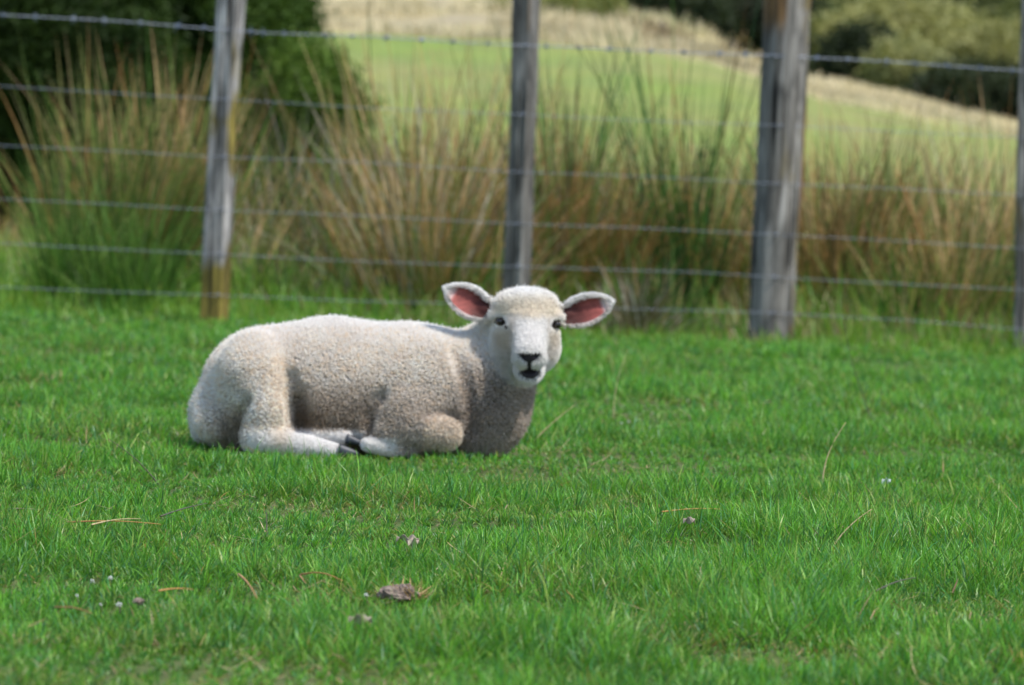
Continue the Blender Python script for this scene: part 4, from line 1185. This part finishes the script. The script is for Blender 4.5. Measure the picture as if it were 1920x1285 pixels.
# ------------------------------------------------------------------ litter in the paddock
def gz(px, py):
    g = Gpt(px, py)
    for _ in range(4):
        z = float(terrain_z(g.x, g.y)) + 0.0
        d = M3 @ Vector(((px - 960) / FPX, (642.5 - py) / FPX, -1.0)); k = (z - CAM_H) / d.z
        g = Vector((d.x * k, d.y * k, z))
    return g
M_straw = flat_mat('dry straw', (0.50, 0.40, 0.22), 0.6, 0, 0.3, 60, (0.36, 0.27, 0.13))
M_dark_stalk = flat_mat('dark stalk', (0.05, 0.05, 0.03), 0.6, 0, 0.3, 60, (0.10, 0.09, 0.05))
M_orange = flat_mat('orange dead needle', (0.46, 0.23, 0.07), 0.6, 0, 0.3, 60, (0.34, 0.17, 0.06))
def stalk(a, b, lift_a, lift_b, r, mat, label, bend=0.0, head_=False, name='dry_stalk', cat='stalk'):
    """dry stalk from its foot at photo point a to its tip near b; heights above ground in metres"""
    if lift_b == 0: lift_a += 0.010
    A = gz(*a); A.z += lift_a
    Y2 = A.y + (0.02 if lift_b > 0 else 0)
    if lift_b > 0: B = P(b[0], b[1], Y2)
    else:
        B = gz(*b); B.z += lift_a
    n = 14; pts = []; rad = []
    side = Vector((0, 0, 1)).cross(B - A); side = (B - A).cross(Vector((0, 1, 0))).normalized()
    for i in range(n + 1):
        t = i / n
        pts.append((A.lerp(B, t) + side * bend * math.sin(math.pi * t)) - A); rr_ = r * (1 - 0.65 * t)
        if head_ and t > 0.72: rr_ = r * (1.9 - 2.2 * abs(t - 0.86) / 0.14 * 0.6)
        rad.append(max(rr_, r * .2))
    o = link(name, tube_mesh(name, pts, rad, mat, 6), None, A)
    return tag(o, label, cat, 'dry stalks lying in the paddock')
stalk((1540, 930), (1586, 792), 0.0, 1, 0.0016, M_straw, 'pale upright stalk right of centre, tallest in the open grass', 0.012)
stalk((1552, 1040), (1634, 955), 0.0, 1, 0.0016, M_straw, 'pale stalk leaning right below the tall upright one', 0.006)
stalk((985, 845), (1077, 760), 0.0, 1, 0.0019, M_straw, 'straw stalk leaning right from under the lamb chest', 0.004)
stalk((1015, 850), (1068, 822), 0.0, 1, 0.0014, M_straw, 'short curved straw right of the lamb chest', -0.010)
stalk((952, 842), (928, 812), 0.0, 1, 0.0014, M_straw, 'short straw against the dark lower neck of the lamb', 0.0)
stalk((300, 912), (202, 822), 0.0, 1, 0.0013, M_dark_stalk, 'thin dark stalk leaning left below the rump', -0.006)
stalk((300, 1000), (388, 974), 0.015, 0, 0.0014, M_dark_stalk, 'dark twig lying in the grass at lower left', 0.002)
stalk((1062, 925), (1085, 880), 0.0, 1, 0.0017, M_dark_stalk, 'short dark green spear right of the chest')
stalk((980, 955), (1008, 918), 0.0, 1, 0.0019, M_dark_stalk, 'short dark green spear below the chest')
stalk((1640, 800), (1575, 560), 0.0, 1, 0.0016, M_dark_stalk, 'long dark stalk leaning left in front of the thick post', 0.012)
stalk((745, 612), (695, 515), 0.0, 1, 0.0026, M_straw, 'pale stalk rising behind the lamb back', 0.006)
stalk((742, 612), (737, 572), 0.0, 1, 0.0020, M_straw, 'short pale stalk tip beside the stalk behind the back')
stalk((1150, 790), (1178, 655), 0.0, 1, 0.0013, M_straw, 'faint stalk standing right of the lamb head', 0.01)
stalk((125, 1022), (300, 1026), 0.022, 0, 0.0013, M_orange, 'orange straw lying level at far left', 0.003)
stalk((170, 1030), (262, 1018), 0.024, 0, 0.0013, M_straw, 'pale straw crossing the orange one at far left', 0.003)
stalk((20, 995), (125, 1018), 0.022, 0, 0.0012, M_straw, 'curved straw at the left picture edge', 0.006)
stalk((100, 1195), (170, 1207), 0.024, 0, 0.0013, M_orange, 'orange needle near the bottom left', 0.003)
stalk((560, 1130), (640, 1142), 0.025, 0, 0.0013, M_orange, 'orange needle left of the brown clod', 0.006)
stalk((560, 1132), (572, 1148), 0.025, 0, 0.0012, M_orange, 'short forked orange needle left of the brown clod')
stalk((445, 1130), (480, 1178), 0.025, 0, 0.0018, M_orange, 'rusty stalk pointing to the bottom edge', 0.004)
stalk((295, 1163), (360, 1160), 0.025, 0, 0.0013, M_orange, 'rusty needle between clover heads and rusty stalk', 0.002)
stalk((1240, 998), (1362, 993), 0.022, 0, 0.0013, M_orange, 'orange needle right of centre lying level', 0.003)
stalk((1640, 1160), (1715, 1133), 0.025, 0, 0.0015, M_dark_stalk, 'dark twig at lower right', 0.003)
stalk((1645, 1240), (1668, 1205), 0.0, 1, 0.0018, M_straw, 'short thick straw near the bottom right')
stalk((500, 1010), (500, 960), 0.0, 1, 0.0016, M_dark_stalk, 'dark upright sprout under the hind hooves')
stalk((1728, 1284), (1708, 1212), 0.0, 1, 0.0013, M_straw, 'thin pale stalk at the bottom right edge', 0.004)
stalk((1350, 1095), (1366, 1078), 0.02, 1, 0.0022, M_straw, 'stubby pale bit of straw at lower right')

def lump_mesh(name, pieces, mat, seed):
    """several rough crumbs fused into one mesh"""
    rr = random.Random(seed); vs, fs = [], []
    for (cx, cy, cz, r, sq) in pieces:
        o = len(vs); n = 9
        for i in range(n + 1):
            th = math.pi * i / n
            for j in range(2 * n):
                p_ = math.pi * j / n
                d = Vector((math.sin(th) * math.cos(p_), math.sin(th) * math.sin(p_), math.cos(th)))
                q = 1 + 0.35 * mnoise.noise(d * 2.1 + Vector((seed, o, 0))) + 0.2 * mnoise.noise(d * 6 + Vector((o, seed, 0)))
                vs.append((cx + d.x * r * q * sq[0], cy + d.y * r * q * sq[1], cz + d.z * r * q * sq[2]))
        for i in range(n):
            for j in range(2 * n):
                fs.append((o + i * 2 * n + j, o + (i + 1) * 2 * n + j, o + (i + 1) * 2 * n + (j + 1) % (2 * n), o + i * 2 * n + (j + 1) % (2 * n)))
    me = bpy.data.meshes.new(name); me.from_pydata(vs, [], fs); me.materials.append(mat); return me
M_clod = flat_mat('dried clod', (0.12, 0.09, 0.075), 0.95, 0, 0.1, 140, (0.28, 0.22, 0.18), 0.006)
g = gz(745, 1140)
o = link('clod', lump_mesh('clod', [(-.008, 0, .014, .013, (1.2, 1, .6)), (.008, .004, .017, .011, (1.2, 1, .7)), (.018, 0, .012, .009, (1, 1, .7)), (-.019, 0, .010, .008, (1, 1, .6)), (.002, -.007, .009, .010, (1.5, 1, .5)), (-.002, .006, .019, .006, (1, 1, .8)), (.013, -.005, .018, .005, (1, 1, .8))], M_clod, 5), None, g + Vector((0, 0, 0.005)))
tag(o, 'brown dried clod of dung in the foreground grass', 'clod')
v = blades(np.stack([rng.normal(.018, .010, 60), rng.normal(0, .008, 60), np.full(60, .012)], -1), 0.018 + 0.02 * rng.random(60), 0.0012 + 0.001 * rng.random(60), rng.random(60) * 6.28,
           0.3 + rng.random(60) * .8, rng.random(60), rng.random(60) * 3.1, np.tile([0.40, 0.26, 0.12], (60, 1)), np.tile([0.55, 0.36, 0.18], (60, 1)), 3)
o = link('straw_wisp', mesh_np('straw_wisp', v[0], v[1], v[2], M_rush, v[3], False), None, g); tag(o, 'orange straw wisp on the right side of the brown clod', 'straw')
def crumb(px, py, r, mat, name, label, cat, up=0.02, n=4, grp=None, seed=1):
    rr = random.Random(seed); g = gz(px, py)
    ps = [(rr.uniform(-1, 1) * r, rr.uniform(-1, 1) * r * .6, up + rr.uniform(-.3, .3) * r, r * rr.uniform(.35, .7), (1.2, 1, .7)) for _ in range(n)]
    return tag(link(name, lump_mesh(name, ps, mat, seed), None, g), label, cat, grp)
M_white = flat_mat('white petals', (0.70, 0.71, 0.70), 0.7, 0, 0.2, 300, (0.42, 0.46, 0.36))
M_deadleaf = flat_mat('dead leaf', (0.42, 0.36, 0.28), 0.9, 0, 0.1, 80, (0.28, 0.22, 0.17), 0.002)
M_feather = flat_mat('feather', (0.66, 0.68, 0.74), 0.7)
# clover heads: a stem and a ball of small florets
def clover(px, py, r, label, up=0.028, seed=1):
    r *= 0.58; up *= 0.7
    g = gz(px, py); t = tag(empty('clover_flower', g), label, 'flower', 'white clover flowers in the grass')
    link('stem', tube_mesh('stem', [Vector((0, 0, 0)), Vector((.002, 0, up * .6)), Vector((0, 0, up))], 0.0007, M_dark_stalk, 5), t)
    vs, fs = [], []; rr = random.Random(seed)
    for k in range(34):
        th = math.acos(1 - 1.7 * (k + .5) / 34); p_ = k * 2.4
        d = Vector((math.sin(th) * math.cos(p_), math.sin(th) * math.sin(p_), math.cos(th)))
        u = d.cross(Vector((.3, .2, .9))).normalized() * r * .20; w_ = d.cross(u).normalized() * r * .20
        if rr.random() < 0.3: continue
        c0 = Vector((0, 0, up)); o = len(vs)
        vs += [tuple(c0 + d * r * .3 - u * .5), tuple(c0 + d * r * .8 + w_), tuple(c0 + d * r * rr.uniform(.8, 1.5)), tuple(c0 + d * r * .8 - w_), tuple(c0 + d * r * .7 + u)]
        fs += [(o, o + 1, o + 2, o + 3), (o, o + 3, o + 4), (o, o + 4, o + 1), (o + 1, o + 4, o + 2), (o + 3, o + 2, o + 4)]
    me = bpy.data.meshes.new('flower_head'); me.from_pydata(vs, [], fs); me.materials.append(M_white); link('flower_head', me, t)
clover(172, 1120, .0052, 'white clover head, left one of the close upper pair at lower left', seed=1)
clover(205, 1113, .0048, 'white clover head, right one of the close upper pair at lower left', seed=2)
clover(222, 1165, .0062, 'largest white clover head, below the close pair', seed=3)
clover(188, 1165, .0034, 'tiny white clover head beside the largest one', seed=4)
clover(143, 1148, .0034, 'pale clover head leftmost of the lower left flowers', seed=5)
clover(685, 1146, .0050, 'white clover head just left of the brown clod', seed=6)
clover(1681, 1220, .0040, 'small white clover head at lower right', seed=7)
clover(1165, 805, .0045, 'white clover head right of the lamb, left one of two', up=.02, seed=8)
clover(1178, 802, .0040, 'white clover head right of the lamb, right one of two', up=.02, seed=9)
def curled_leaf(px, py, L_, W_, yaw, mat, label, name='dead_leaf', cat='leaf', up=0.034):
    g = gz(px, py); n, m = 12, 6; vs, fs = [], []
    for i in range(n + 1):
        t = i / n; x = (t - .5) * L_; hw = W_ * math.sin(math.pi * min(1, t * .92 + .05)) ** .8
        for j in range(m + 1):
            s_ = j / m * 2 - 1
            z = up + hw * .8 * s_ * s_ + .004 * math.sin(t * 9 + s_ * 2) + L_ * .15 * (t - .4) ** 2
            y = s_ * hw * .8
            vs.append((x * math.cos(yaw) - y * math.sin(yaw), x * math.sin(yaw) + y * math.cos(yaw), z))
    for i in range(n):
        for j in range(m): fs.append((i * (m + 1) + j, i * (m + 1) + j + 1, (i + 1) * (m + 1) + j + 1, (i + 1) * (m + 1) + j))
    me = bpy.data.meshes.new(name); me.from_pydata(vs, [], fs); me.materials.append(mat)
    o = link(name, me, None, g); sm = o.modifiers.new('thickness', 'SOLIDIFY'); sm.thickness = 0.0006
    return tag(o, label, cat)
curled_leaf(762, 1062, .036, .008, -.5, M_deadleaf, 'curled grey dead leaf above the brown clod')
curled_leaf(772, 1066, .022, .006, .9, M_deadleaf, 'small crumpled leaf touching the curled grey leaf')
curled_leaf(1660, 940, .016, .006, .3, M_feather, 'small white feather at right in the middle of the grass', 'feather', 'feather')
curled_leaf(672, 1222, .026, .006, .1, M_deadleaf, 'pale flat dead leaf near the bottom edge')
curled_leaf(1290, 1020, .018, .005, .1, M_deadleaf, 'dead leaf beside the level orange needle')
crumb(1536, 985, .010, M_clod, 'dirt_crumb', 'brown crumb of dirt right of centre', 'dirt', seed=3)
crumb(1768, 1002, .007, M_clod, 'dirt_crumb', 'small grey crumb of dirt at right', 'dirt', seed=4)
crumb(255, 1160, .007, M_clod, 'dirt_crumb', 'small dark crumb beside the largest clover head', 'dirt', seed=5)
crumb(1192, 1073, .004, M_clod, 'dirt_crumb', 'tiny dark crumb in the centre foreground', 'dirt', seed=6)
